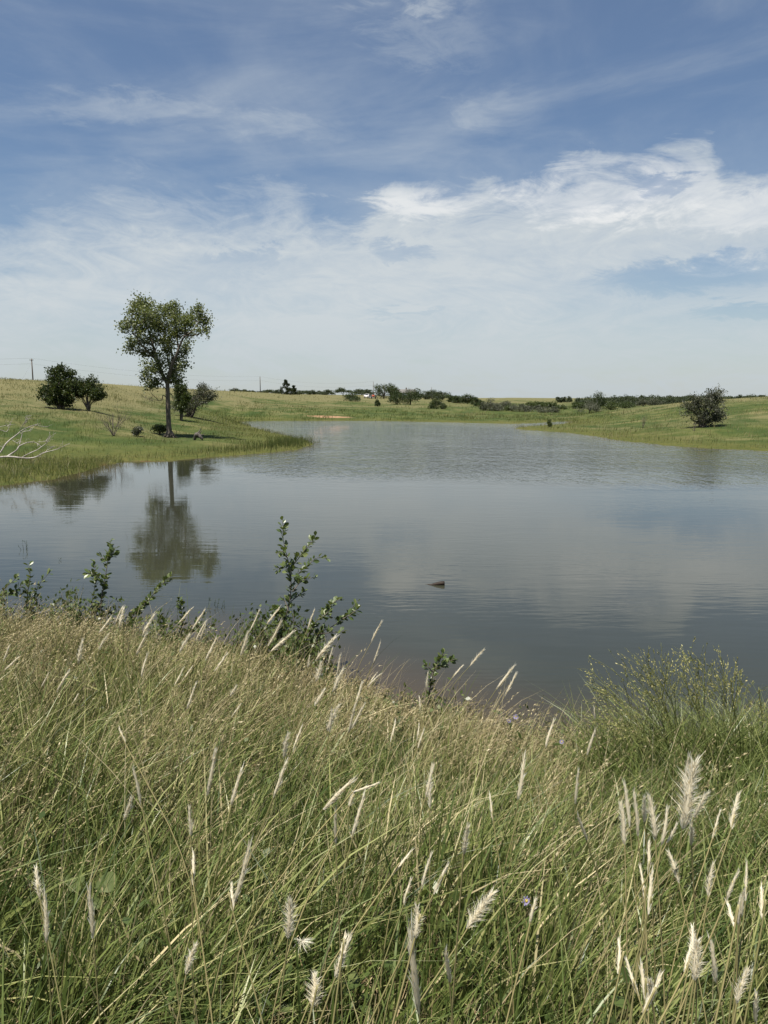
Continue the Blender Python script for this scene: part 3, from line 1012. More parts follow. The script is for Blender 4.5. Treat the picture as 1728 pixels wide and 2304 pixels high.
shrub('green_bush', 'light green leafy bush close behind the tall tree trunk', 'bush', 408, 935, 858, 46, 70, M_GREEN, 2000, .13, 6,
      lobes=[(-.1, 0, .85, .2), (.15, 0, .75, .25), (-.2, .1, .55, .25), (.1, -.1, .45, .25), (.3, 0, .55, .2)])
shrub('silvery_bush', 'silvery dark bush alone on the right bank hillside by the water', 'bush', 1580, 962, 869, 104, 62, M_OLIVE, 4600, .10, 11,
      lobes=[(.22, 0, .86, .17), (.32, .1, .72, .2), (.05, 0, .72, .18), (-.2, .1, .66, .16), (-.35, 0, .5, .18), (.1, -.15, .5, .24), (.3, -.1, .48, .2), (-.1, .1, .35, .25), (.15, 0, .22, .25), (-.05, -.1, .16, .2), (.36, 0, .25, .14)])
shrub('gray_tuft', 'small grey-green tufted plant on the grass between bare shrub and tall tree', 'plant', 311, 983, 961, 22, 49, M_OLIVE, 420, .10, 5)
shrub('base_bush', 'low grey-green bush in the shade at the foot of the tall tree', 'bush', 360, 985, 957, 34, 53.2, M_GREEN, 900, .10, 6)


def bare_shrub():
    p = pxw(255, 984, 48)
    z = gz(p[0], p[1])
    b = np.array([p[0], p[1], z])
    t = thing('bare_shrub', b, 'bare leafless branching shrub standing in the green grass', 'shrub')
    def br(a, d, L, r, depth, g):
        e = a + d * L
        c = wob(curve([a, (a + e) / 2 + rng.normal(0, .05 * L, 3), e], 4), .03 * L)
        g.tube(c, np.linspace(r, r * .45, len(c)), 5 if depth > 1 else 3)
        if depth == 0:
            return
        for k in range(3 if depth > 1 else 4):
            q = c[rng.integers(len(c) // 3, len(c))]
            dd = d + rng.normal(0, .42, 3)
            dd[2] = abs(dd[2]) + .1
            br(q, dd / np.linalg.norm(dd), L * rng.uniform(.45, .75), r * .5, depth - 1, g)
    for i in range(8):
        an = i * .785 + rng.uniform(0, .5)
        d = np.array([math.cos(an) * .62, math.sin(an) * .55, 1.0])
        g = Geo()
        br(b - [0, 0, .05], d / np.linalg.norm(d), rng.uniform(.8, 1.15), .024, 3, g)
        g.build('branch', M_TWIG, t, True)


bare_shrub()


def dead_branch():
    """the fallen bleached branch at the left edge"""
    s = 260 / 1659
    D0 = 34.0
    def P(zx, zy, dy=0):
        return pxw(zx * s, 840 + zy * s, D0 + dy)
    root = P(-500, 1230)
    root[2] = gz(root[0], root[1])
    t = thing('dead_branch', root, 'bleached white dead branch lying with forked limbs over the grass at the shore', 'branch')
    paths = [([root + [0, 0, .1], P(-150, 1215), P(100, 1195), P(300, 1215, -.2), P(430, 1220, -.3), P(520, 1200, -.4), P(640, 1140, -.5), P(820, 1085, -.6), P(1000, 1005, -.7)], .075),
             ([P(100, 1195), P(230, 1110, .3), P(290, 1040, .5), P(420, 985, .7), P(520, 1000, .8), P(600, 1060, .8)], .05),
             ([P(-150, 1215), P(0, 1140, .5), P(90, 1010, .8), P(230, 890, 1.2), P(340, 800, 1.4), P(510, 735, 1.5), P(550, 750, 1.6), P(690, 770, 1.7)], .055),
             ([P(300, 1215, -.2), P(430, 1150, -.1), P(560, 1080, 0), P(700, 950, .2), P(715, 840, .3)], .035),
             ([P(280, 1030, .5), P(310, 900, .7), P(340, 840, .7), P(430, 820, .8)], .028), ([P(280, 810, 1.3), P(340, 730, 1.3), P(375, 650, 1.3)], .02),
             ([P(640, 1140, -.5), P(700, 1090, -.4), P(770, 1045, -.4)], .02), ([P(-300, 1220), P(-100, 1060, .5), P(60, 1050, .4)], .03),
             ([P(-300, 1100, .6), P(-50, 830, 1), P(100, 830, 1.2), P(160, 690, 1.2)], .03), ([P(540, 985, .8), P(640, 980, .9), P(700, 930, 1)], .014),
             ([P(180, 960, 1), P(260, 1010, .9)], .012), ([P(340, 800, 1.4), P(400, 640, 1.4)], .010), ([P(-50, 780, 1), P(90, 745, 1.1), P(160, 740, 1.2)], .014)]
    for pts, r in paths:
        g = Geo()
        c = wob(curve(pts, 6), .025)
        for i in range(len(c)):
            gg = gz(c[i][0], c[i][1])
            c[i][2] = max(c[i][2], gg + r * .3)
        g.tube(c, np.linspace(r * .72, .009, len(c)), 7)
        for q in range(4):
            a = c[rng.integers(len(c) // 2, len(c))]
            g.tube(curve([a, a + rng.normal(0, .06, 3) + [.05, 0, .05], a + rng.normal(0, .10, 3) + [.14, 0, .12]], 3), np.linspace(.010, .004, 7), 4)
        g.build('limb', M_DEAD, t, True)


dead_branch()


def stump():
    p = pxw(446, 994, 49.5)
    z = gz(p[0], p[1])
    b = np.array([p[0], p[1], z])
    t = thing('broken_stump', b, 'weathered broken stump with upright snag beside the tall tree', 'stump')
    g = Geo()
    c = wob(curve([b + [-.3, .2, -.05], b + [-.1, 0, .35], b + [.15, -.15, .3], b + [.35, -.2, .05]], 5), .05)
    g.tube(c, np.array([.07, .08, .09, .11, .13, .13, .12, .13, .14, .12, .11, .11, .09, .09, .07, .05]), 9)
    g.build('log', M_STUMP, t, True)
    for d, r in [((.15, 0, .75), .07), ((.26, -.1, .62), .05), ((-.25, 0, .5), .04), ((.4, -.15, .4), .05)]:
        g = Geo()
        c = wob(curve([b + [0, 0, .2], b + np.array(d) * [.4, 1, .7], b + np.array(d) + [.05, 0, 0]], 5), .05)
        g.tube(c, np.linspace(r, .018, len(c)), 6)
        g.build('snag', M_STUMP, t, True)


stump()


# ------------------------------------------------------------------ poles, wires, house, car
def pole(px, top, D, label, arm=0.0, guy=None, rad=.13, group=None):
    tp = pxw(px, top, D)
    z = gz(tp[0], tp[1])
    t = thing('utility_pole', (tp[0], tp[1], z), label, 'pole', group)
    g = Geo()
    g.tube([(tp[0], tp[1], z - .3), (tp[0], tp[1], z + (tp[2] - z) * .5), tuple(tp)], [rad, rad * .9, rad * .75], 10)
    g.build('post', M_POLE, t, True)
    if arm:
        g = Geo()
        g.box((tp[0], tp[1] - .12, tp[2] - .35), (arm, .10, .12))
        g.build('crossarm', M_POLE, t)
    for dx in (-.4, .4) if arm else (0,):
        g = Geo()
        g.tube([(tp[0] + dx * arm, tp[1] - .12 * bool(arm), tp[2] - .30 * bool(arm)), (tp[0] + dx * arm, tp[1] - .12 * bool(arm), tp[2] - .30 * bool(arm) + .18)], [.05, .035], 8)
        g.build('insulator', M_WIRE, t, True)
    if guy:
        e = pxw(guy[0], guy[1], D - 2)
        e[2] = min(e[2], gz(e[0], e[1]))
        g = Geo()
        g.tube([tuple(tp - [0, 0, .8]), tuple(e)], .012, 4)
        g.build('guy_wire', M_WIRE, t)
    return tp


A = pole(71, 807, 190, 'utility pole with guy wire behind the left hill crest', 0.9, (42, 866), .16)
B = pole(585, 848, 270, 'bare utility pole standing alone in the far meadow', 0, None, .15)
C_ = pole(840, 859, 268, 'thin pole beside the big shade tree in the house yard', 0, None, .10)
E_ = pole(971, 872, 310, 'thin pole among the trees right of the house', 0, None, .10)
Z_ = np.array([A[0] - 75, A[1] - 30, A[2] + 1.2])
for k, (dz, lab) in enumerate([(0.12, 'upper thin power line wire sagging from pole to pole'), (-1.2, 'lower thin power line wire sagging below the upper one')]):
    g = Geo()
    for a, b in ((Z_, A), (A, B), (B, C_)):
        n = 14
        u = np.linspace(0, 1, n)[:, None]
        c = a + (b - a) * u + np.array([0, 0, 1.0]) * (dz - 1.4 * 4 * u * (1 - u))
        g.tube(c, .013, 4)
    tag(g.build('power_wire', M_WIRE), lab, 'wire')


def fence_posts():
    for px, py, D in ((528, 891, 190),):
        p = pxw(px, py, D)
        z = gz(p[0], p[1])
        g = Geo()
        h = 1.15 if px == 528 else .95
        g.tube([(p[0], p[1], z - .2), (p[0] + .02, p[1], z + h * .6), (p[0] + .03, p[1], z + h)], [.075, .07, .06], 7)
        tag(g.build('fence_post', M_POLE, None, True), 'short wooden fence post in the pale grass of the far meadow', 'post')


fence_posts()

M_WALL = plain_mat('siding', (0.42, 0.40, 0.36), (0.50, 0.48, 0.44), 2.0, 0.8)
M_ROOF = plain_mat('shingle_roof', (0.12, 0.115, 0.11), (0.165, 0.16, 0.15), 3.0, 0.9)
M_TRIM = plain_mat('white_trim', (0.70, 0.69, 0.66), (0.78, 0.77, 0.74), 2.0, 0.6)
M_GLASS = plain_mat('window_glass', (0.02, 0.025, 0.03), (0.03, 0.035, 0.04), 1.0, 0.1, 0, (1, 1, 1), 0.6)
M_CAR = plain_mat('white_paint', (0.74, 0.74, 0.73), (0.78, 0.78, 0.77), 1.0, 0.3)
M_TYRE = plain_mat('rubber', (0.02, 0.02, 0.02), (0.03, 0.03, 0.03), 4.0, 0.8)
M_RED = plain_mat('red_paint', (0.40, 0.07, 0.04), (0.52, 0.12, 0.07), 3.0, 0.6)
M_RIM = plain_mat('rim_metal', (0.4, 0.4, 0.4), (0.5, 0.5, 0.5), 3.0, 0.4, 0, (1, 1, 1), .5, .6)


def house():
    p = pxw(905, 896, 285)
    z = gz(p[0], p[1]) - .1
    X, Y = p[0], p[1]
    W, Dp, H = 9.0, 6.5, 2.3
    t = thing('farm_house', (X, Y, z), 'low farmhouse with pale gable roof half hidden by dark bushes', 'house')
    g = Geo(); g.box((X, Y, z + H / 2), (W, Dp, H)); g.build('wall', M_WALL, t)
    top = pxw(890, 876.5, 285)[2]
    e, rz = z + H - .12, max(top, z + H + .9)
    g = Geo()
    for s in (-1, 1):
        a, b = Y + s * (Dp / 2 + .45), Y
        v = [(X - W / 2 - .4, a, e), (X + W / 2 + .4, a, e), (X + W / 2 + .4, b, rz), (X - W / 2 - .4, b, rz)]
        v2 = [(q[0], q[1], q[2] + .12) for q in v]
        g.raw(v + v2, [(0, 1, 2, 3), (4, 5, 6, 7), (0, 1, 5, 4), (1, 2, 6, 5), (3, 0, 4, 7)])
    rf = g.build('roof', M_ROOF, t)
    for s in (-1, 1):
        g = Geo()
        x = X + s * (W / 2 - .01)
        g.raw([(x, Y - Dp / 2, z + H), (x, Y + Dp / 2, z + H), (x, Y, rz - .05), (x - s * .1, Y - Dp / 2, z + H), (x - s * .1, Y + Dp / 2, z + H), (x - s * .1, Y, rz - .05)],
              [(0, 1, 4, 3)], [(0, 1, 2), (3, 4, 5)])
        g.build('gable', M_WALL, t)
    g = Geo(); g.box((X + 1.5, Y + .3, rz + .25), (.5, .5, .9)); g.build('chimney', M_STUMP, rf)
    for dx in (-3.3, -.9, 3.0):
        g = Geo(); g.box((X + dx, Y - Dp / 2 - .03, z + 1.35), (1.15, .06, 1.15)); w = g.build('window', M_TRIM, t)
        g = Geo(); g.box((X + dx, Y - Dp / 2 - .075, z + 1.35), (.95, .03, .95)); g.build('pane', M_GLASS, w)
    g = Geo(); g.box((X + 1.0, Y - Dp / 2 - .03, z + 1.0), (.95, .06, 1.95)); d = g.build('door', M_TRIM, t)
    g = Geo(); g.box((X + 1.35, Y - Dp / 2 - .09, z + 1.0), (.05, .06, .12)); g.build('handle', M_WIRE, d)


def wheel(c, r, w, t, axis=0):
    a = np.array([1.0, 0, 0]) if axis == 0 else np.array([0, 1.0, 0])
    def disc(rad, hw, name, mat, par):
        g = Geo()
        g.tube([np.array(c) - a * hw, np.array(c) + a * hw], [rad, rad], 16)
        return g.build(name, mat, par, False)
    ty = disc(r, w / 2, 'wheel', M_TYRE, t)
    disc(r * .6, w / 2 + .012, 'rim', M_RIM, ty)


def car():
    p = pxw(829, 894, 262)
    X, Y = p[0], p[1]
    z = gz(X, Y)
    t = thing('parked_car', (X, Y, z), 'white car parked in the grass beside the house yard', 'car')
    prof = [(-2.1, .35), (2.1, .35), (2.15, .75), (1.95, .92), (1.1, .98), (.55, 1.48), (-1.2, 1.5), (-1.9, 1.0), (-2.15, .9)]
    ry = math.radians(70)
    def tr(l, s, h):
        return (X + l * math.cos(ry) - s * math.sin(ry), Y + l * math.sin(ry) + s * math.cos(ry), z + h)
    g = Geo()
    for sd in (-.85, .85):
        inner = [(tr(a, sd * (.82 if h > 1.1 else 1), h)) for a, h in prof]
        g.v.append(np.array(inner)); g.r.append(np.full(len(inner), .5))
    n = len(prof)
    g.n = 2 * n
    g.q.append(np.array([(i, (i + 1) % n, n + (i + 1) % n, n + i) for i in range(n)]))
    g.t.append(np.array([(0, i, i + 1) for i in range(1, n - 1)] + [(n, n + i + 1, n + i) for i in range(1, n - 1)]))
    g.build('body', M_CAR, t)
    for sd in (-1, 1):
        g = Geo()
        g.raw([tr(-1.5, sd * .80, 1.02), tr(.8, sd * .80, 1.02), tr(.42, sd * .74, 1.42), tr(-1.15, sd * .74, 1.42),
               tr(-1.5, sd * .87, 1.02), tr(.8, sd * .87, 1.02), tr(.42, sd * .76, 1.42), tr(-1.15, sd * .76, 1.42)],
              [(0, 1, 2, 3), (4, 5, 6, 7), (0, 1, 5, 4), (1, 2, 6, 5), (2, 3, 7, 6), (3, 0, 4, 7)])
        g.build('side_window', M_GLASS, t)
    for l, l2 in ((1.08, .60), (-1.86, -1.28)):
        g = Geo()
        o = .03 if l > 0 else -.03
        g.raw([tr(l + o, -.7, 1.02), tr(l + o, .7, 1.02), tr(l2 + o, .6, 1.45), tr(l2 + o, -.6, 1.45), tr(l - o, -.7, 1.0), tr(l - o, .7, 1.0), tr(l2 - o, .6, 1.43), tr(l2 - o, -.6, 1.43)],
              [(0, 1, 2, 3), (4, 5, 6, 7), (0, 1, 5, 4), (1, 2, 6, 5), (2, 3, 7, 6), (3, 0, 4, 7)])
        g.build('windscreen', M_GLASS, t)
    for l in (-1.35, 1.35):
        for sd in (-.8, .8):
            c = np.array(tr(l, sd, .33))
            g = Geo()
            a = np.array([-math.sin(ry), math.cos(ry), 0])
            g.tube([c - a * .1, c + a * .1], [.33, .33], 14)
            wl = g.build('wheel', M_TYRE, t)
            g = Geo()
            g.tube([c - a * .115, c + a * .115], [.2, .2], 12)
            g.build('rim', M_RIM, wl)
    for sd in (-.6, .6):
        g = Geo()
        g.box(tr(-2.14, sd, .78), (.12, .28, .14), ry)
        g.build('tail_light', M_RED, t)


def cart():
    p = pxw(840, 896, 258)
    X, Y = p[0], p[1]
    z = gz(X, Y)
    t = thing('farm_tractor', (X, Y, z), 'small red tractor-like machine parked beside the white car', 'tractor')
    g = Geo(); g.box((X, Y - .5, z + .95), (.7, 1.5, .6)); g.build('hood', M_RED, t)
    g = Geo(); g.box((X, Y + .75, z + .85), (.9, 1.0, .5)); g.build('chassis', M_RED, t)
    g = Geo(); g.box((X, Y + .95, z + 1.25), (.55, .45, .12)); g.box((X, Y + 1.2, z + 1.5), (.55, .1, .5)); g.build('seat', M_TYRE, t)
    g = Geo(); g.tube([(X + .2, Y - .6, z + 1.2), (X + .2, Y - .6, z + 1.9)], .05, 8); g.build('exhaust_pipe', M_WIRE, t)
    g = Geo(); g.tube([(X, Y + .3, z + 1.2), (X, Y + .45, z + 1.5)], .03, 6); g.tube([(X, Y + .44, z + 1.5), (X, Y + .46, z + 1.53)], .2, 12); g.build('steering_wheel', M_TYRE, t)
    for s in (-1, 1):
        wheel((X + s * .75, Y + .8, z + .62), .62, .32, t)
        wheel((X + s * .55, Y - .95, z + .34), .34, .2, t)


house(); car(); cart()


def far_wood():
    """the dark wood beyond the right bank reads as one mass"""
    g = Geo()
    for i in range(120):
        px = 1300 + 262 * ((i * .618) % 1.0) if i < 92 else rng.uniform(1560, 1720)
        D = rng.uniform(185, 300)
        top = 889.5 + rng.normal(0, 1.5) + (5 if px < 1350 else 0) + 5 * sstep(240, 185, np.array(D))
        p = pxw(px, 905, D)
        z = gz(p[0], p[1])
        h = max(pxw(px, float(top), D)[2] - z, 1.6) * 1.1
        w = rng.uniform(24, 40) / FPX * D
        pts, _ = crown_points(460, w, h, 'bush', 14)
        g.leaves(pts + [p[0], p[1], z], D / FPX * rng.uniform(1.8, 3.4, len(pts)), np.clip(rng.normal(.35, .2, len(pts)) + rng.normal(0, .15), 0, 1), .65)
    o = g.build('distant_woods', M_FAR, None, False, 'stuff')
    tag(o, 'dark band of distant woods beyond the right bank', 'woods')


far_wood()


# ------------------------------------------------------------------ floating log end
def log():
    p = water_pt(990, 1316)
    t = thing('floating_log', (p[0], p[1], 0), 'dark brown broken log end poking out of the calm water', 'log')
    g = Geo()
    c = np.array([[-.36, .01, -.055], [-.16, .0, -.012], [-.06, 0, .012], [.0, 0, .022], [.05, 0, .026], [.075, 0, .027]]) + [p[0], p[1], 0]
    g.tube(c, [.014, .022, .031, .036, .039, .034], 12)
    g.build('trunk', M_LOG, t, True)
    g = Geo()
    c = np.array([[-.10, .0, .004], [-.16, .03, .0], [-.24, .05, -.004], [-.4, .09, -.02]]) + [p[0], p[1], 0]
    g.tube(c, [.010, .009, .006, .003], 6)
    g.build('twig', M_LOG, t, True)


log()


# ------------------------------------------------------------------ grass
def blades(g, x, y, h, width, lean, ldir, K, rnd, curl=0.5, jit=0.3, zoff=0.0):
    """N curved blades rooted on the ground; lean = sideways reach / height"""
    N = len(x)
    z = ground(x, y) + zoff
    root = np.stack([x, y, z], 1)
    d = np.stack([np.cos(ldir), np.sin(ldir), np.zeros(N)], 1)
    k = np.linspace(0, 1, K)
    bend = k[None, :] ** (1 + curl * rng.uniform(.5, 2.0, N)[:, None])
    up = k[None, :] * (1 - .25 * np.clip(lean, 0, 1.6)[:, None] * k[None, :] ** 2)
    path = root[:, None, :] + d[:, None, :] * (bend * (lean * h)[:, None])[:, :, None] + np.array([0, 0, 1.0]) * (up * h[:, None])[:, :, None]
    wd = width[:, None] * np.clip(1.15 - k[None, :] ** 2, .1, 1)
    a = rng.uniform(0, np.pi, N)
    side = np.stack([np.cos(a), np.sin(a), rng.normal(0, .15, N)], 1)
    side /= np.linalg.norm(side, axis=1, keepdims=True)
    g.ribbons(path, wd, side, rnd)
    return path


def scatter(n, y0, y1, half=0.56, extra=0.9, dmin=0.12, pw=1.0):
    xs, ys = [], []
    got = 0
    while got < n:
        y = y0 + (y1 - y0) * rng.uniform(0, 1, n) ** pw
        x = rng.uniform(-1, 1, n) * (half * y + extra)
        keep = rng.uniform(0, 1, n) < (half * y + extra) / (half * y1 + extra)
        k = keep & (shore_dist(x, y) > dmin)
        xs.append(x[k]); ys.append(y[k]); got += k.sum()
    return np.concatenate(xs)[:n], np.concatenate(ys)[:n]


def near_grass():
    # tussocks, each with its own vigour, colour and lean
    nt_, per = 3900, 27
    cx, cy = scatter(nt_, .8, 10.5)
    patch = fbm(cx * .8, cy * .8, 21)
    d = shore_dist(cx, cy)
    right = sstep(.6, 2.0, cx - .05 * cy)
    bare = np.exp(-((cx - 1.45) ** 2 / .35 + (cy - 4.9) ** 2 / .5))
    keep = rng.uniform(size=nt_) > .8 * bare
    cx, cy, patch, d, right = cx[keep], cy[keep], patch[keep], d[keep], right[keep]
    nt_ = len(cx)
    edge = np.where(cx < .35, np.clip(.14 + d / 3.0, .2, 1), np.clip(.25 + d / 2.2, .3, 1))
    H = (.20 + .34 * patch) * rng.uniform(.5, 1.45, nt_) * edge
    T = np.clip(rng.normal(.42, .21, nt_) + (patch - .5) * .5 + .055 * (cy - 3.4), .02, .9)
    dryt = rng.uniform(size=nt_) < .06 + .13 * sstep(2.5, 6, cy)
    T = np.where(dryt, rng.uniform(.78, 1, nt_), T)
    wind = np.clip(rng.normal(.24, .26, nt_), -.4, .8) * (1 - .5 * right)
    n = nt_ * per
    rep = lambda v: np.repeat(v, per)
    r = np.abs(rng.normal(0, .045, n)); a = rng.uniform(0, 6.283, n)
    x, y = rep(cx) + np.cos(a) * r, rep(cy) + np.sin(a) * r
    lx = np.cos(a) * .34 * (r / .05) + rep(wind) + rng.normal(0, .22, n)
    ly = np.sin(a) * .34 * (r / .05) + rng.normal(0, .22, n)
    h = rep(H) * rng.uniform(.45, 1.35, n)
    g = Geo()
    k = shore_dist(x, y) > .05
    blades(g, x[k], y[k], h[k], (.0042 * np.exp(rng.normal(0, .38, n)) * (1 + .05 * y))[k], np.hypot(lx, ly)[k], np.arctan2(ly, lx)[k], 5, np.clip(rep(T) + rng.normal(0, .17, n), 0, 1)[k], .55)
    # broad blades low in front
    m = 3600
    x, y = scatter(m, .7, 4.0, pw=1.2)
    blades(g, x, y, rng.uniform(.20, .55, m), rng.uniform(.006, .011, m), np.abs(rng.normal(.5, .35, m)), rng.uniform(-3.14, 3.14, m) * .6, 7, np.clip(rng.normal(.34, .15, m), 0, 1), 1.2)
    # rank blades on the right under the panicled clumps
    m = 9000
    x = rng.normal(2.35, .75, m); y = rng.uniform(2.0, 5.6, m)
    k = (shore_dist(x, y) > .05) & (x > 1.25)
    x, y = x[k], y[k]; m = len(x)
    blades(g, x, y, rng.uniform(.3, .66, m), rng.uniform(.004, .008, m), np.abs(rng.normal(.45, .25, m)), np.where(rng.uniform(size=m) < .6, rng.normal(2.7, .6, m), rng.normal(.2, .6, m)), 6, np.clip(rng.normal(.30, .16, m), 0, 1), .9)
    # a few tall ones standing out over the edge of the bank
    m = 1500
    x = rng.uniform(-5.5, 1.4, m); y = rng.uniform(5, 10.5, m)
    dd = shore_dist(x, y)
    k = (dd > .15) & (dd < 2.6) & (fbm(x * 1.2, y * 1.2, 77) > .47)
    x, y = x[k], y[k]; m = len(x)
    blades(g, x, y, rng.uniform(.35, .85, m), rng.uniform(.004, .007, m), np.abs(rng.normal(.32, .2, m)), rng.normal(.1, .9, m), 6, np.clip(rng.normal(.5, .25, m), 0, 1), .7)
    o = g.build('tall_grass', M_GRASS, None, False, 'stuff')
    tag(o, 'dense green tall grass covering the near bank', 'grass')
    # seed-bearing stalks rising from some of the tussocks
    seed = rng.uniform(size=nt_) < np.clip(.04 + .48 * sstep(2.0, 4.6, cy) * (.1 + 1.5 * (fbm(cx * .6, cy * .6, 31) - .2)), 0, .85) * (1 - .5 * right)
    ps = 8
    sx, sy = cx[seed], cy[seed]
    rep = lambda v: np.repeat(v, ps)
    n = len(sx) * ps
    x, y = rep(sx) + rng.normal(0, .05, n), rep(sy) + rng.normal(0, .05, n)
    ok = shore_dist(x, y) > .05
    sh = (.46 + .26 * fbm(sx, sy, 32)) * rng.uniform(.75, 1.25, len(sx)) * np.where(sx < .35, np.clip(.2 + d[seed] / 3.0, .25, 1), np.clip(.35 + d[seed] / 2.4, .4, 1))
    h = rep(sh) * rng.uniform(.7, 1.2, n) * np.where(rng.uniform(size=n) < .06, 1.3, 1)
    lx = rep(wind[seed]) * .9 + .10 + rng.normal(0, .14, n); ly = rng.normal(0, .16, n)
    tone = np.clip(rep(rng.normal(.34, .18, len(sx))) + rng.normal(0, .12, n), 0, 1)
    x, y, h, lx, ly, tone = (v[ok] for v in (x, y, h, lx, ly, tone)); n = len(x)
    g = Geo()
    path = blades(g, x, y, h, rng.uniform(.0016, .0026, n) * (1 + .07 * y), np.hypot(lx, ly), np.arctan2(ly, lx), 5, tone, .6)
    S_ = 13
    f = rng.uniform(.55, 1.02, (n, S_))
    seg = np.clip((f * 4).astype(int), 0, 3)
    fr = f * 4 - seg
    ii = np.arange(n)[:, None]
    c = path[ii, seg] + (path[ii, seg + 1] - path[ii, seg]) * fr[:, :, None]
    tang = path[:, 4] - path[:, 3]
    tang /= np.linalg.norm(tang, axis=1, keepdims=True)
    c = c + rng.normal(0, .003, c.shape)
    ax = np.repeat(tang, S_, 0) + rng.normal(0, .22, (n * S_, 3)) - [0, 0, .08]
    g.leaves(c.reshape(-1, 3), rng.uniform(.7, 1.4, n * S_) * np.repeat(.009 + .0018 * y, S_), np.clip(np.repeat(tone, S_) + rng.normal(.02, .26, n * S_), 0, 1), .30, .1, ax)
    # long pale straws, thickest in the middle of the bank and along its edge
    n = 2600
    x, y = scatter(n, 1.5, 9.6)
    kp = rng.uniform(size=n) < np.clip(.22 + .75 * np.exp(-((x + .5) ** 2 / 1.2 + (y - 4.6) ** 2 / 5)) + .3 * sstep(2.0, .8, shore_dist(x, y)), 0, 1)
    x, y = x[kp], y[kp]; n = len(x)
    lx = np.clip(rng.normal(.36, .16, n), 0, 1) * (1 - .6 * sstep(.7, 1.8, x)) + np.where(rng.uniform(size=n) < .15, rng.normal(0, .4, n), 0)
    ly = rng.normal(0, .14, n)
    blades(g, x, y, rng.uniform(.5, .92, n) * np.clip(.5 + shore_dist(x, y) / 3, .5, 1), rng.uniform(.0022, .0036, n) * (1 + .06 * y), np.hypot(lx, ly), np.arctan2(ly, lx), 6, np.clip(rng.normal(.75, .18, n), 0, 1), .5)
    o = g.build('seeding_grass', M_SEED, None, False, 'stuff')
    tag(o, 'tan seed-bearing grass stalks bending right across the near bank', 'grass')
    # dry straw low down and along the muddy edge
    n = 30000
    x, y = scatter(n, .8, 9.5, dmin=.02)
    pt = fbm(x * 1.3, y * 1.3, 41)
    dd = shore_dist(x, y)
    keep = rng.uniform(size=n) < np.clip((pt - .44) * 2.6 + .10 + .4 * sstep(1.2, .3, dd) * (x > .4) + .6 * np.exp(-((x - 1.45) ** 2 / .5 + (y - 4.8) ** 2 / .7)), 0, 1)
    x, y = x[keep], y[keep]; n = len(x)
    g = Geo()
    blades(g, x, y, rng.uniform(.08, .34, n), rng.uniform(.0022, .005, n), np.abs(rng.normal(.9, .5, n)), rng.uniform(-3.14, 3.14, n), 4, np.clip(rng.normal(.4, .25, n), 0, 1), .5)
    o = g.build('dry_grass', M_STRAW, None, False, 'stuff')
    tag(o, 'dry straw-coloured grass among the green on the near bank', 'grass')


near_grass()


def leafy_weeds():
    # broad-leaved weeds scattered low through the grass
    g = Geo()
    cx, cy = scatter(260, 1.0, 8.5)
    for a, b in zip(cx, cy):
        z = gz(a, b)
        n = int(rng.integers(10, 26))
        hh = rng.uniform(.15, .42)
        top = np.array([a + rng.normal(0, .05), b + rng.normal(0, .05), z + hh])
        u = rng.uniform(.25, 1.0, n)[:, None]
        c = np.array([a, b, z]) + (top - [a, b, z]) * u + rng.normal(0, .035, (n, 3))
        g.leaves(c, rng.uniform(.025, .065, n), np.clip(rng.normal(.5, .25, n), 0, 1), rng.uniform(.35, .7), .5)
        g.tube([(a, b, z), tuple(top)], [.003, .0015], 4, .4)
    o = g.build('leafy_weeds', M_SAPF, None, False, 'stuff')
    tag(o, 'low broad-leaved green weeds scattered through the near-bank grass', 'weeds')


leafy_weeds()


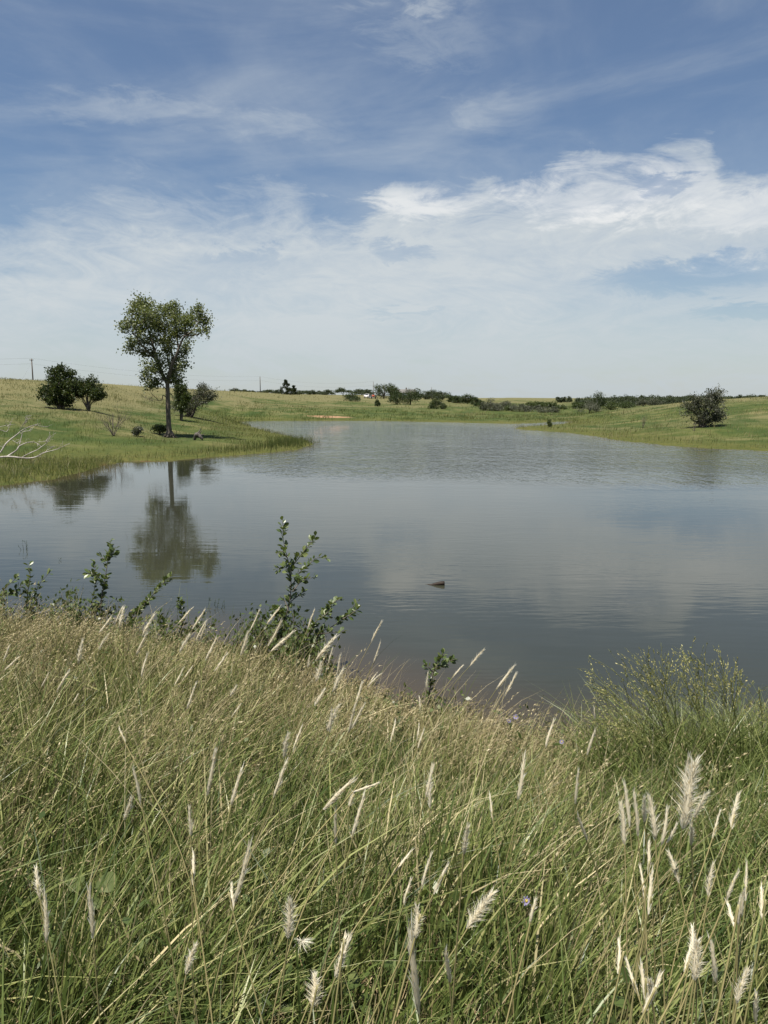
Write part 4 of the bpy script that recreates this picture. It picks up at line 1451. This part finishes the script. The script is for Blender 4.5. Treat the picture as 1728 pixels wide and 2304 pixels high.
def bank_grass():
    """grass on the far banks, taller and sparser with distance"""
    g = Geo()
    tot = 0
    for (n, y0, y1, xa, xb, hh) in [(52000, 24, 72, -36, -2, .30), (17000, 70, 110, -60, -14, .40), (26000, 44, 105, 10, 62, .42), (15000, 102, 135, -24, 34, .5), (11000, 130, 240, -95, 95, .55)]:
        Y = y0 * (y1 / y0) ** rng.uniform(0, 1, n)
        X = rng.uniform(xa, xb, n)
        d = shore_dist(X, Y)
        clump = fbm(X * .6, Y * .3, 51)
        wet = sstep(2.5, .0, d)
        keep = (np.abs(X) < .56 * Y + 1) & (d > -.35 * (fbm(X * .8, Y * .8, 57) > .5)) & (rng.uniform(size=n) < np.clip(.25 + 1.5 * (clump - .35) + .35 * wet, .06, 1))
        X, Y, d, clump, wet = X[keep], Y[keep], d[keep], clump[keep], wet[keep]
        m = len(X)
        zz = ground(X, Y)
        h = hh * rng.uniform(.4, 1.1, m) * (.15 + 2.6 * clump ** 2) * (.85 + .3 * wet * (fbm(X * .5, Y * .5, 58) > .5))
        dry = np.clip(zz * .19 + (fbm(X * .06, Y * .045, 52) - .5) * 2.2 + (clump - .5) * .9 + .08, 0, 1)
        tone = np.clip(rng.normal(.25, .18, m) + .72 * dry + .18 * wet + .12 * sstep(90, 200, Y), 0, 1)
        blades(g, X, Y, h, rng.uniform(.010, .022, m) * (Y / 45), np.abs(rng.normal(.4, .25, m)), rng.normal(.1, 1.2, m), 3, tone, .5)
    # reeds standing in the water round the left point
    n = 3600
    a = rng.uniform(0, 1, n)
    tip = np.array(water_pt(690, 1002)); base = np.array(water_pt(400, 1030))
    q = base + (tip - base) * (a ** .7)[:, None]
    X = q[:, 0] + rng.normal(0, 1.0, n); Y = q[:, 1] + rng.normal(1.3, 2.6, n)
    d = shore_dist(X, Y)
    k = (d > -.9) & (d < 2.2) & (rng.uniform(size=n) < np.where(d < 0, .5 + d * .5, 1))
    X, Y = X[k], Y[k]; m = len(X)
    blades(g, X, Y, rng.uniform(.2, .7, m) * (.4 + fbm(X * .6, Y * .4, 59)), rng.uniform(.012, .022, m), np.abs(rng.normal(.2, .15, m)), rng.uniform(-3, 3, m), 3, np.clip(rng.normal(.45, .17, m), 0, 1))
    # rank growth at the left shore under the dead branch
    n = 9000
    X = rng.uniform(-17, -6, n); Y = rng.uniform(25, 37, n)
    d = shore_dist(X, Y)
    k = (d > -.3) & (d < 5 * fbm(X * .4, Y * .4, 61) + 1)
    X, Y = X[k], Y[k]; m = len(X)
    blades(g, X, Y, rng.uniform(.12, .42, m), rng.uniform(.010, .018, m), np.abs(rng.normal(.5, .3, m)), rng.uniform(-3, 3, m), 3, np.clip(rng.normal(.42, .2, m) + .5 * (fbm(X * .7, Y * .7, 62) > .62), 0, 1))
    o = g.build('bank_grass', M_BANK, None, False, 'stuff')
    tag(o, 'green and yellow grass covering the far banks and hillsides', 'grass')


bank_grass()


# ------------------------------------------------------------------ near plants
def root_for(px, py, h):
    """walk along a pixel's ray to where it is h above the ground of the near bank"""
    d = pxd(px, py)
    ys = np.linspace(.6, 11, 700)
    P = np.array([0, 0, CAM_H]) + d * ys[:, None]
    e = P[:, 2] - ground(P[:, 0], P[:, 1]) - h
    i = np.argmax(e < 0) if (e < 0).any() else len(ys) - 1
    return P[i]


def head_mesh(n_hair, spread, seed):
    """a silver seed head 1 long along +Z: slim core with silky hairs"""
    r = np.random.default_rng(seed)
    g = Geo()
    bend = r.uniform(.0, .10)
    g.tube([(0, 0, 0), (0, 0, .15), (.004, 0, .5), (0, .004, .8), (0, 0, .96)], [.008, .026 + spread * .03, .030 + spread * .03, .019 + spread * .01, .003], 6, .4)
    k = r.uniform(0, .96, n_hair)
    a = r.uniform(0, 6.283, n_hair)
    out = spread * (.35 + .65 * np.sin(np.pi * np.clip(k + .15, 0, 1))) * r.uniform(.4, 1.3, n_hair)
    L = r.uniform(.08, .26, n_hair)
    d = np.stack([np.cos(a) * out, np.sin(a) * out, np.ones(n_hair)], 1)
    p0 = np.stack([np.cos(a) * .015, np.sin(a) * .015, k], 1)
    p1 = p0 + d * (L * .5)[:, None]
    p2 = p0 + d * L[:, None] + np.stack([np.cos(a), np.sin(a), 0 * a], 1) * (out * L * .5)[:, None]
    side = r.normal(size=(n_hair, 3))
    side -= d * ((side * d).sum(1) / (d * d).sum(1))[:, None]
    side /= np.linalg.norm(side, axis=1, keepdims=True)
    w = np.stack([np.full(n_hair, .016), np.full(n_hair, .011), np.full(n_hair, .0)], 1)
    g.ribbons(np.stack([p0, p1, p2], 1), w, side, np.clip(r.normal(.6, .25, n_hair), 0, 1))
    for v in g.v:
        v[:, 0] += bend * v[:, 2] ** 2
        v[:, 1] += .012 * np.sin(v[:, 2] * 5 + seed)
    me = g.mesh('seed_head', False)
    me.materials.append(M_HEAD)
    return me


HEADS = [[head_mesh(120, .22, s) for s in (1, 2, 3, 11, 12)], [head_mesh(240, .46, s) for s in (4, 5, 6, 13)], [head_mesh(420, .66, s) for s in (7, 8, 9)]]


def z6(a, b): return 860 + a * .5232, 1400 + b * .5232
def z5(a, b): return a * .5184, 1500 + b * .5184
def z4(a, b): return a * .5184, 1140 + b * .5184


STALKS = [(z6, q) for q in [
    (430, 118, 375, 190, 1), (345, 185, 300, 240, 0), (195, 220, 190, 290, 1), (568, 190, 490, 290, 0), (578, 222, 525, 320, 0), (205, 675, 205, 800, 1), (610, 580, 585, 770, 0),
    (460, 735, 478, 860, 0), (362, 890, 350, 1000, 1), (840, 635, 830, 780, 0), (840, 820, 880, 940, 0), (1048, 695, 1065, 880, 0), (1085, 720, 1100, 920, 0), (1120, 745, 1128, 860, 1),
    (1160, 750, 1175, 940, 1), (1345, 600, 1290, 890, 2), (1315, 570, 1300, 730, 0), (1393, 735, 1340, 840, 1), (1525, 740, 1500, 890, 1), (1450, 810, 1420, 930, 0), (1330, 860, 1330, 960, 1),
    (1270, 870, 1225, 950, 0), (1415, 1040, 1400, 1180, 1), (1530, 1070, 1480, 1190, 0), (1110, 1050, 1130, 1200, 0), (1170, 1070, 1140, 1260, 0), (1535, 1180, 1530, 1310, 0), (465, 1155, 365, 1320, 2),
    (280, 1040, 220, 1170, 0), (125, 1105, 90, 1220, 0), (100, 1310, 160, 1690, 0), (170, 1230, 140, 1360, 1), (660, 1180, 635, 1300, 0), (1360, 1370, 1340, 1540, 2), (1330, 1380, 1300, 1510, 0),
    (1410, 1370, 1440, 1550, 0), (1550, 1490, 1525, 1640, 1), (1610, 1590, 1605, 1728, 0), (915, 460, 880, 570, 0), (740, 420, 700, 540, 0), (910, 365, 915, 420, 0), (160, 440, 150, 510, 0),
    (160, 320, 165, 390, 0), (125, 980, 40, 1090, 0)]]
STALKS += [(z5, q) for q in [
    (825, 620, 828, 740, 1), (840, 800, 840, 950, 0), (192, 990, 205, 1200, 0), (385, 960, 405, 1180, 0), (580, 440, 615, 600, 0), (940, 365, 900, 560, 0), (1450, 620, 1458, 780, 0), (1640, 510, 1530, 545, 0),
    (1540, 545, 1515, 610, 1), (1535, 490, 1400, 620, 0), (1460, 170, 1420, 280, 1), (1240, 290, 1232, 400, 1), (1080, 780, 1020, 1030, 0), (1268, 1020, 1250, 1180, 2), (1500, 1160, 1480, 1290, 0), (1385, 1340, 1355, 1480, 2),
    (1575, 550, 1530, 740, 0), (1310, 260, 1270, 370, 0), (300, 20, 245, 110, 0), (210, 30, 180, 90, 0), (340, 120, 310, 170, 0), (515, 265, 545, 335, 0), (1650, 30, 1590, 90, 0), (1480, 10, 1445, 110, 1),
    (1020, 80, 1000, 130, 1), (1045, 165, 1000, 225, 0)]]
STALKS += [(z4, q) for q in [
    (530, 430, 500, 510, 0), (482, 478, 430, 550, 0), (835, 440, 770, 510, 0), (822, 560, 780, 630, 1), (1125, 450, 1085, 540, 0), (1210, 435, 1160, 510, 0), (1365, 450, 1335, 530, 0), (1270, 540, 1175, 630, 1),
    (1450, 570, 1370, 670, 1), (1655, 500, 1610, 590, 0), (1655, 590, 1620, 680, 0), (75, 655, 15, 715, 0), (42, 600, 15, 670, 0), (300, 710, 262, 770, 0), (640, 640, 612, 740, 0), (830, 695, 790, 760, 0),
    (1400, 680, 1370, 760, 2), (1480, 640, 1460, 740, 0), (1345, 650, 1335, 700, 1), (1635, 720, 1600, 770, 0), (645, 550, 590, 640, 0), (462, 555, 430, 620, 1)]]


_r2 = np.random.default_rng(33)
def zid(a, b): return a, b
for _i in range(44):
    if _i < 20:
        _x = _r2.uniform(0, 1150); _y = 1360 + max(_x - 500, 0) * .28 + _r2.uniform(0, 190); _dx, _l = _r2.uniform(8, 30), _r2.uniform(34, 62)
    elif _i < 34:
        _x = _r2.uniform(1330, 1725); _y = _r2.uniform(1800, 2240); _dx, _l = _r2.normal(2, 12), _r2.uniform(55, 100)
    else:
        _x = _r2.uniform(0, 1300); _y = _r2.uniform(1620, 2200); _dx, _l = _r2.normal(8, 14), _r2.uniform(45, 90)
    STALKS.append((zid, (_x, _y, _x - _dx, _y + _l, int(_r2.uniform() < .3))))


def bluestem():
    for i, (zf, (ax, ay, bx, by, fl)) in enumerate(STALKS):
        tx, ty = zf(ax, ay)
        bx_, by_ = zf(bx, by)
        h = rng.uniform(.76, .98)
        tip = root_for(tx, ty, h)
        D = tip[1]
        tip = pxw(tx, ty, D)
        hb = pxw(bx_, by_, D - rng.uniform(-.02, .04))
        dirv = tip - hb
        L = np.linalg.norm(dirv)
        dirv /= L
        z0 = tip[2] - h
        # the stalk goes on below the head, straightening towards its root
        run = (hb[2] - z0) / max(dirv[2], .75)
        rx = hb[0] - float(np.clip(dirv[0] * run * .55, -.24, .24))
        ry = hb[1] - float(np.clip(dirv[1] * run * .5, -.15, .15)) - .02
        root = np.array([rx, ry, gz(rx, ry)])
        look = ['slim white seed head', 'fluffy white seed head', 'wide-open silky seed head'][fl]
        size = 'long ' if L > .13 else ('short ' if L < .075 else '')
        pose = 'leaning right' if dirv[0] > .42 else ('leaning left' if dirv[0] < -.12 else 'standing upright')
        if shore_dist(np.array([root[0]]), np.array([root[1]]))[0] < 1.6 or D > 5.6:
            place = 'in front of the leafy saplings' if root[0] < .1 else 'against the dark open water'
        elif root[0] > .9:
            place = 'in front of the panicled grass clumps'
        elif D > 3.3:
            place = 'over the tan seeding grass'
        else:
            place = 'in the deep green grass'
        lab = f'{size}{look} {pose} {place}'
        t = thing('bluestem_stalk', root, lab, 'grass stalk', lab)
        g = Geo()
        mid = (root + hb) / 2 + np.array([-dirv[0] * .12, 0, .05]) * run
        c = curve([root - [0, 0, .02], mid, hb, hb + dirv * L * .2], 6)
        g.tube(c, np.linspace(.0017, .0011, len(c)) * (1 + .07 * D), 4)
        g.build('stem', M_STEM, t, True)
        me = HEADS[fl][i % len(HEADS[fl])]
        o = link('seed_head', me, t)
        q = Vector(dirv).to_track_quat('Z', 'Y')
        wd = max(L * rng.uniform(.85, 1.2), .07)
        o.matrix_basis = Matrix.Translation(Vector(hb)) @ q.to_matrix().to_4x4() @ Matrix.Rotation(rng.uniform(0, 6.28), 4, 'Z') @ Matrix.Diagonal((wd, wd, L, 1))
        o.matrix_parent_inverse = Matrix.Translation(-t.location)


bluestem()


# leafy saplings by the water: traced stems, every leaf its own piece
def leaf_mesh(seed):
    r = np.random.default_rng(seed)
    w = r.uniform(.22, .30)
    v = [(0, 0, 0), (.28, w * .75, .04), (.28, -w * .75, .04), (.55, w * 1.15, .05), (.58, 0, -.01), (.55, -w * 1.15, .05), (.78, w * .8, .02), (.80, -w * .8, .02), (1, 0, -.06), (.3, 0, 0)]
    t = [(0, 9, 1), (0, 2, 9), (1, 9, 4), (1, 4, 3), (2, 4, 9), (2, 5, 4), (3, 4, 6), (5, 7, 4), (6, 4, 8), (7, 8, 4)]
    me = bpy.data.meshes.new('leaf')
    me.from_pydata(v, [], t)
    me.materials.append(M_SAPL)
    return me


LEAVES = [leaf_mesh(s) for s in range(5)]


def sapling(name, label, stems, D, zf, per_m=60, leaf=.062, mass=0, massbox=None, cat='sapling', maxl=290):
    first = zf(*stems[0][-1])
    b = pxw(*first, D)
    # root: straight down to the ground
    rx, ry = b[0], D
    root = np.array([rx, ry, gz(rx, ry)])
    t = thing(name, root, label, cat)
    cand = []
    for k, st in enumerate(stems):
        pts = [pxw(*zf(*q), D + (rng.normal(0, .05) if k else 0) + .10 * math.sin(k * 2.1) * (j < len(st) - 1)) for j, q in enumerate(st)]
        pts = pts[::-1]
        if k == 0 or pts[0][2] < root[2] + .5:
            pts = [np.array([pts[0][0] * .7 + root[0] * .3, pts[0][1], gz(pts[0][0], pts[0][1]) - .03])] + pts
        c = wob(curve(pts, 6), .006)
        g = Geo()
        g.tube(c, np.linspace(.009 if k == 0 else .006, .0022, len(c)), 6)
        g.build('stem', M_TWIG, t, True)
        seg = np.linalg.norm(np.diff(c, axis=0), axis=1)
        cum = np.concatenate([[0], np.cumsum(seg)])
        n = int(cum[-1] * per_m * 1.5)
        for q in range(n):
            u = cum[-1] * rng.uniform(.12 if k == 0 else .05, 1.0)
            i = min(np.searchsorted(cum, u), len(c) - 1)
            cand.append((c[i], c[i] - c[i - 1] if i else c[1] - c[0], u / cum[-1]))
    rng.shuffle(cand)
    for pos, tan, u in cand[:maxl]:
        tan = tan / (np.linalg.norm(tan) + 1e-9)
        out = rng.normal(size=3)
        out -= tan * out.dot(tan)
        out /= np.linalg.norm(out)
        d = out * rng.uniform(.6, 1.0) + tan * rng.uniform(.3, .9) + np.array([0, 0, .1])
        q = Vector(d).to_track_quat('X', 'Z')
        o = link('leaf', LEAVES[rng.integers(5)], t)
        s = leaf * rng.uniform(.7, 1.35) * (1.1 - .25 * u)
        o.matrix_parent_inverse = Matrix.Translation(-t.location)
        o.matrix_basis = Matrix.Translation(Vector(pos + out * .006)) @ q.to_matrix().to_4x4() @ Matrix.Rotation(rng.normal(0, .6), 4, 'X') @ Matrix.Diagonal((s, s, s, 1))
    if mass:
        g, gs = Geo(), Geo()
        x0, y0, x1, y1 = massbox
        P, A = [], []
        for i in range(mass // 22):
            a = pxw(*zf(rng.uniform(x0, x1), y1 - (y1 - y0) * rng.uniform(0, 1) ** 1.4), D + rng.normal(0, .22))
            r0 = np.array([a[0] + rng.normal(0, .12), a[1] + rng.normal(0, .1), 0])
            r0[2] = gz(r0[0], r0[1])
            a[2] = max(a[2], r0[2] + .1)
            gs.tube(curve([r0, (r0 + a) / 2 + rng.normal(0, .04, 3), a], 4), np.linspace(.005, .002, 9), 4)
            al = rng.uniform(.35, 1.05, 22)[:, None]
            P.append(r0 + (a - r0) * al + rng.normal(0, .045, (22, 3)))
            A.append((a - r0) * .6 + rng.normal(0, .35, (22, 3)))
        P, A = np.concatenate(P), np.concatenate(A)
        gs.build('shoots', M_TWIG, t, True, 'stuff')
        g.leaves(P, leaf * rng.uniform(.55, 1.05, len(P)), np.clip(rng.normal(.5, .25, len(P)), 0, 1), .55, .2, A)
        g.build('foliage', M_SAPF, t, False, 'stuff')
    return t


def z7(a, b): return 560 + a * .1808, 1140 + b * .1808


sapling('leafy_sapling', 'tall leafy green sapling standing highest against the water', [
    [(420, 170), (430, 400), (470, 600), (520, 800), (520, 1000), (500, 1200), (440, 1450), (400, 1850)],
    [(830, 370), (740, 490), (650, 600), (560, 720), (520, 820)], [(1000, 640), (850, 640), (740, 720), (640, 810), (550, 960)],
    [(850, 880), (760, 890), (650, 930), (540, 1060)], [(690, 1050), (600, 1120), (520, 1180)], [(340, 590), (420, 560), (480, 640)], [(350, 780), (450, 750), (520, 850)], [(380, 1110), (450, 1180), (490, 1300)], [(280, 1250), (400, 1330), (450, 1440)]],
    8.1, z7, 80, .068, 2600, (0, 1250, 800, 1950))
sapling('leafy_sapling', 'low spreading leafy sapling leaning right beside the tall sapling', [
    [(1140, 1150), (1030, 1210), (980, 1320), (850, 1420), (740, 1600), (650, 1900)], [(1350, 1180), (1260, 1290), (1160, 1400), (1020, 1500), (850, 1640)],
    [(1190, 1550), (1080, 1560), (960, 1580), (850, 1650)], [(1360, 1270), (1280, 1330), (1170, 1400)], [(900, 1280), (960, 1340), (1040, 1380)]], 7.7, z7, 75, .066, 900, (500, 1500, 1000, 1980))
sapling('leafy_sapling', 'slender two-stemmed leafy sapling against the water next to the tree reflection', [
    [(480, 145), (470, 210), (460, 300), (440, 400), (425, 520)], [(410, 240), (415, 320), (400, 420), (395, 520)], [(380, 290), (420, 300), (450, 330)], [(500, 180), (475, 230)], [(435, 215), (465, 235)]],
    9.1, z4, 62, .070, 1100, (330, 400, 560, 600))
sapling('leafy_sapling', 'leafy sapling with several upright shoots at the left end of the near bank', [
    [(125, 255), (130, 310), (120, 380), (115, 520)], [(210, 290), (170, 340), (150, 410), (140, 520)], [(75, 305), (40, 340), (10, 390), (0, 520)], [(120, 330), (60, 370), (10, 415)], [(270, 400), (235, 420), (225, 520)]],
    9.2, z4, 66, .070, 1900, (-20, 340, 340, 600))
sapling('leafy_sapling', 'thin leafy branch leaning far right over the shallow water', [
    [(740, 305), (690, 350), (640, 410), (580, 470), (500, 555)], [(610, 440), (590, 470), (575, 500)], [(660, 490), (610, 500), (560, 510)]], 8.9, z4, 90, .062, 0)
sapling('leafy_sapling', 'short bushy sapling between the leaning branch and the tall sapling', [
    [(775, 395), (785, 440), (790, 500), (780, 620)], [(690, 455), (700, 500), (740, 560), (760, 620)], [(850, 510), (820, 550), (800, 600)], [(670, 530), (720, 560)]], 8.4, z4, 80, .062, 2400, (560, 480, 1100, 740))
sapling('leafy_sapling', 'small leafy sprig above the grass where the bank drops to open water', [
    [(265, 135), (240, 180), (215, 230), (200, 330)], [(310, 160), (270, 175), (235, 195)], [(180, 180), (205, 200), (220, 215)]], 6.6, z6, 80, .055, 400, (60, 260, 330, 420))


# panic grass clumps on the right
def z8(a, b): return 1280 + a * .27, 1440 + b * .27


PTIPS = [(180, 240), (205, 378), (75, 600), (215, 570), (355, 235), (530, 260), (615, 130), (570, 235), (750, 175), (830, 205), (945, 90), (990, 85), (1075, 160), (1130, 115), (945, 210), (1290, 170),
         (1385, 235), (1240, 290), (1580, 405), (1545, 555), (1490, 660), (1415, 280), (250, 440), (420, 380), (660, 300), (700, 470), (880, 360), (1000, 420), (300, 720), (1640, 620), (480, 560), (1180, 420), (140, 760), (560, 760), (800, 640)]


def panic():
    roots = [(870, 1500, 4.6), (1290, 1480, 4.5), (1640, 1450, 4.6)]
    things = []
    for (a, b, D), lab in zip(roots, ['airy green grass clump with branching yellow panicles fanning left over the water', 'tallest airy panicled grass clump at the right of the bank', 'airy panicled grass clump furthest along the bank beyond the tallest one']):
        p = pxw(*z8(a, b), D)
        p[2] = gz(p[0], p[1])
        things.append((p, thing('panic_grass_clump', p, lab, 'grass clump')))
    for tx, ty in PTIPS + [(a + rng.normal(0, 60), b + abs(rng.normal(90, 60))) for a, b in PTIPS[::3]]:
        px, py = z8(tx, ty)
        k = 0 if tx < 900 else (1 if tx < 1450 else 2)
        p, t = things[k]
        r0 = p + np.array([rng.normal(0, .09), rng.normal(0, .09), 0])
        r0[2] = gz(r0[0], r0[1])
        tip = pxw(px, py, p[1] + rng.normal(0.05, .15))
        mid = r0 * .45 + tip * .55 + np.array([-(tip[0] - r0[0]) * .18, 0, .10])
        c = curve([r0, mid, tip], 10)
        g = Geo()
        g.tube(c, np.linspace(.0034, .0014, len(c)), 4, .62)
        cu = g.build('culm', M_GRASS, t, True)
        # open panicle over the top part: side branchlets carrying tiny spikelets
        gp = Geo()
        L = np.linalg.norm(tip - r0)
        n0 = int(len(c) * .56)
        for q in range(8):
            i = rng.integers(n0, len(c) - 1)
            u = (i - n0) / (len(c) - n0)
            tan = c[i + 1] - c[i]
            tan /= np.linalg.norm(tan)
            o = rng.normal(size=3)
            o -= tan * o.dot(tan)
            o /= np.linalg.norm(o)
            bl = L * rng.uniform(.14, .30) * (1.1 - .75 * u)
            d = tan * .85 + o * .55
            d /= np.linalg.norm(d)
            e = c[i] + d * bl
            br = curve([c[i], c[i] + d * bl * .5 + [0, 0, .012], e], 4)
            gp.tube(br, np.linspace(.0012, .0007, len(br)), 3, .3)
            m = rng.integers(7, 12)
            al = rng.uniform(.25, 1.03, m)[:, None]
            gp.leaves(c[i] + (e - c[i]) * al + rng.normal(0, .004, (m, 3)), rng.uniform(.011, .019, m), np.clip(rng.normal(.6, .25, m), 0, 1), .42, .1, np.tile(d, (m, 1)) + rng.normal(0, .3, (m, 3)))
        m = 10
        al = rng.uniform(.8, 1.0, m)
        ii = (al * (len(c) - 1)).astype(int)
        gp.leaves(c[ii] + rng.normal(0, .003, (m, 3)), rng.uniform(.008, .014, m), np.clip(rng.normal(.6, .25, m), 0, 1), .42)
        gp.build('panicle', M_PANIC, cu, False, 'stuff')
    for p, t in things:
        g = Geo()
        m = 950
        x = p[0] + rng.normal(0, .28, m); y = p[1] + rng.normal(0, .18, m)
        ang = rng.normal(2.9, .8, m) * (rng.uniform(size=m) < .6) + rng.normal(.2, .8, m) * (rng.uniform(size=m) < .4)
        blades(g, x, y, rng.uniform(.4, .9, m), rng.uniform(.004, .009, m), np.abs(rng.normal(.5, .28, m)), ang, 8, np.clip(rng.normal(.42, .14, m), 0, 1), 1.1)
        g.build('leaf_blades', M_GRASS, t, False, 'stuff')


panic()


def flowers():
    def petal_mesh():
        me = bpy.data.meshes.new('petal')
        me.from_pydata([(0, 0, 0), (.4, .16, .05), (.4, -.16, .05), (.85, .13, .03), (.85, -.13, .03), (1, 0, 0)], [], [(0, 2, 1), (1, 2, 4, 3), (3, 4, 5)])
        me.materials.append(M_PETAL)
        return me
    pm = petal_mesh()
    M_EYE = plain_mat('flower_eye', (.35, .28, .05), (.45, .35, .08), 20)
    for (px, py, h, lab, sc) in [(z6(575, 408)[0], z6(575, 408)[1], .62, 'pale purple wildflower on leafy stalk at the edge of open water', .030), (z6(545, 425)[0], z6(545, 425)[1], .60, 'half-open purple wildflower just beside the pale purple one', .024),
                                 (z6(772, 515)[0], z6(772, 515)[1], .5, 'small lilac wildflower above the red mud edge', .026), (z6(620, 1200)[0], z6(620, 1200)[1], .40, 'violet-blue wildflower deep in the green grass of the near bank', .026)]:
        c = root_for(px, py, h)
        root = np.array([c[0] - .03, c[1] + .02, gz(c[0] - .03, c[1] + .02)])
        t = thing('purple_wildflower', root, lab, 'flower')
        g = Geo()
        p = curve([root, (root + c) / 2 + [.02, 0, .02], c], 6)
        g.tube(p, np.linspace(.003, .0015, len(p)), 5)
        g.build('stem', M_STEM, t, True)
        g = Geo()
        k = 12
        i = rng.integers(3, len(p), k)
        g.leaves(p[i] + rng.normal(0, .02, (k, 3)), rng.uniform(.04, .08, k), rng.uniform(.3, .8, k), .25)
        g.build('leaves', M_SAPF, t, False, 'stuff')
        g = Geo()
        g.tube([c - [0, 0, .004], c + [0, -.002, .006]], [.005, .004], 8)
        g.build('flower_eye', M_EYE, t)
        nrm = Vector((rng.normal(0, .3), -.8, .7)).normalized()
        q = nrm.to_track_quat('Z', 'Y').to_matrix().to_4x4()
        for j in range(9):
            o = link('petal', pm, t)
            o.matrix_parent_inverse = Matrix.Translation(-t.location)
            o.matrix_basis = Matrix.Translation(Vector(c)) @ q @ Matrix.Rotation(j * .698 + rng.normal(0, .06), 4, 'Z') @ Matrix.Rotation(-.25, 4, 'Y') @ Matrix.Diagonal((sc * .62, sc * .62, sc * .62, 1))


flowers()


def gourd():
    """round-leaved plant low in the grass"""
    c0 = root_for(*z5(400, 940), .34)
    root = np.array([c0[0], c0[1] + .05, gz(c0[0], c0[1] + .05)])
    t = thing('round_leaf_plant', root, 'round pale green leaves of a low plant showing through the near-bank grass', 'plant')
    m = leaf_mat('round_leaf', [(0, (0.09, 0.125, 0.04)), (1, (0.13, 0.165, 0.055))], .3, .5, .3)
    for (a, b, r) in [(465, 940, .034), (330, 940, .028), (295, 925, .018), (415, 1030, .018)]:
        c = root_for(*z5(a, b), .33)
        n = 14
        an = np.arange(n) / n * 6.283
        rr = r * (1 + .09 * np.cos(an * 3 + rng.uniform(0, 6)) - .35 * np.exp(-((an - 4.7) / .25) ** 2))
        u, w = np.array([1, .05, .05]), np.array([0, .62, .78])
        v = c + np.outer(np.cos(an) * rr, u) + np.outer(np.sin(an) * rr, w) + np.outer(.1 * r * np.cos(an * 2), [0, -.7, .7])
        g = Geo()
        g.raw(np.concatenate([v, [c + [0, .004, -.006]]]), None, [(i, (i + 1) % n, n) for i in range(n)], rng.uniform(0, 1))
        g.build('leaf', m, t)
        g = Geo()
        p = curve([root, (root + c) / 2 + [0, 0, .03], c + [0, .004, -.006]], 4)
        g.tube(p, .0022, 5)
        g.build('stalk', M_STEM, t, True)
    c = root_for(*z5(1310, 1190), .45)
    g = Geo()
    k = 70
    d = rng.normal(size=(k, 3)) * [1, .5, .5] + [.4, 0, 0]
    d /= np.linalg.norm(d, axis=1, keepdims=True)
    L = rng.uniform(.012, .034, k)[:, None]
    s = np.cross(d, rng.normal(size=(k, 3)))
    s /= np.linalg.norm(s, axis=1, keepdims=True)
    g.ribbons(np.stack([np.tile(c, (k, 1)), c + d * L * .6, c + d * L + [0.004, 0, -.003]], 1), np.tile([.0016, .0012, 0], (k, 1)), s, rng.uniform(.6, 1, k))
    o = g.build('seed_fluff', M_HEAD)
    tag(o, 'tuft of white silky seed fluff caught in the grass', 'seed fluff')


gourd()


def water_weeds():
    for (px, py, h, lab) in [(52, 1236, .22, 'sparse dark water weed sprig standing in the shallows at the left bank'), (488, 1366, .13, 'small dark weed sprig poking out of the shallow water near the leaning branch'),
                             (132, 1262, .06, 'tiny dark weed tip in the shallows near the taller weed sprig')]:
        x, y = water_pt(px, py)
        t = thing('water_weed', (x, y, 0), lab, 'water weed')
        for k in range(5 if h > .1 else 2):
            g = Geo()
            b = np.array([x + rng.normal(0, .06), y + rng.normal(0, .05), -.08])
            e = b + [rng.normal(0, .07), rng.normal(0, .05), h * rng.uniform(.5, 1) + .08]
            c = wob(curve([b, (b + e) / 2 + rng.normal(0, .02, 3), e], 4), .01)
            g.tube(c, np.linspace(.003, .0015, len(c)), 4)
            i = rng.integers(3, len(c), 7)
            g.leaves(c[i] + rng.normal(0, .008, (7, 3)), .028, .3, .4)
            g.build('shoot', M_DARK, t)


water_weeds()


def dead_weed():
    for px, b, tp, lab in ((1447, 962, 931, 'thin dead twiggy weed standing on the right bank above the shore'), (1590 - 28, 964, 948, 'short dead twiggy weed at the foot of the silvery bush')):
        p = pxw(px, b, 68 if px < 1500 else 60)
        z = gz(p[0], p[1])
        h = pxw(px, tp, p[1])[2] - z
        t = thing('dead_weed', (p[0], p[1], z), lab, 'weed')
        for k in range(6):
            g = Geo()
            a = np.array([p[0], p[1], z - .03])
            e = a + [rng.normal(0, .2) * h, rng.normal(0, .15) * h, h * rng.uniform(.6, 1)]
            c = wob(curve([a, (a + e) / 2, e], 4), .05)
            g.tube(c, np.linspace(.016, .006, len(c)), 4)
            for q in range(5):
                s = c[rng.integers(3, len(c))]
                g.tube([s, s + rng.normal(0, .12, 3) * h + [0, 0, .12 * h]], [.008, .004], 3)
            g.build('twig', M_TWIG, t)


dead_weed()
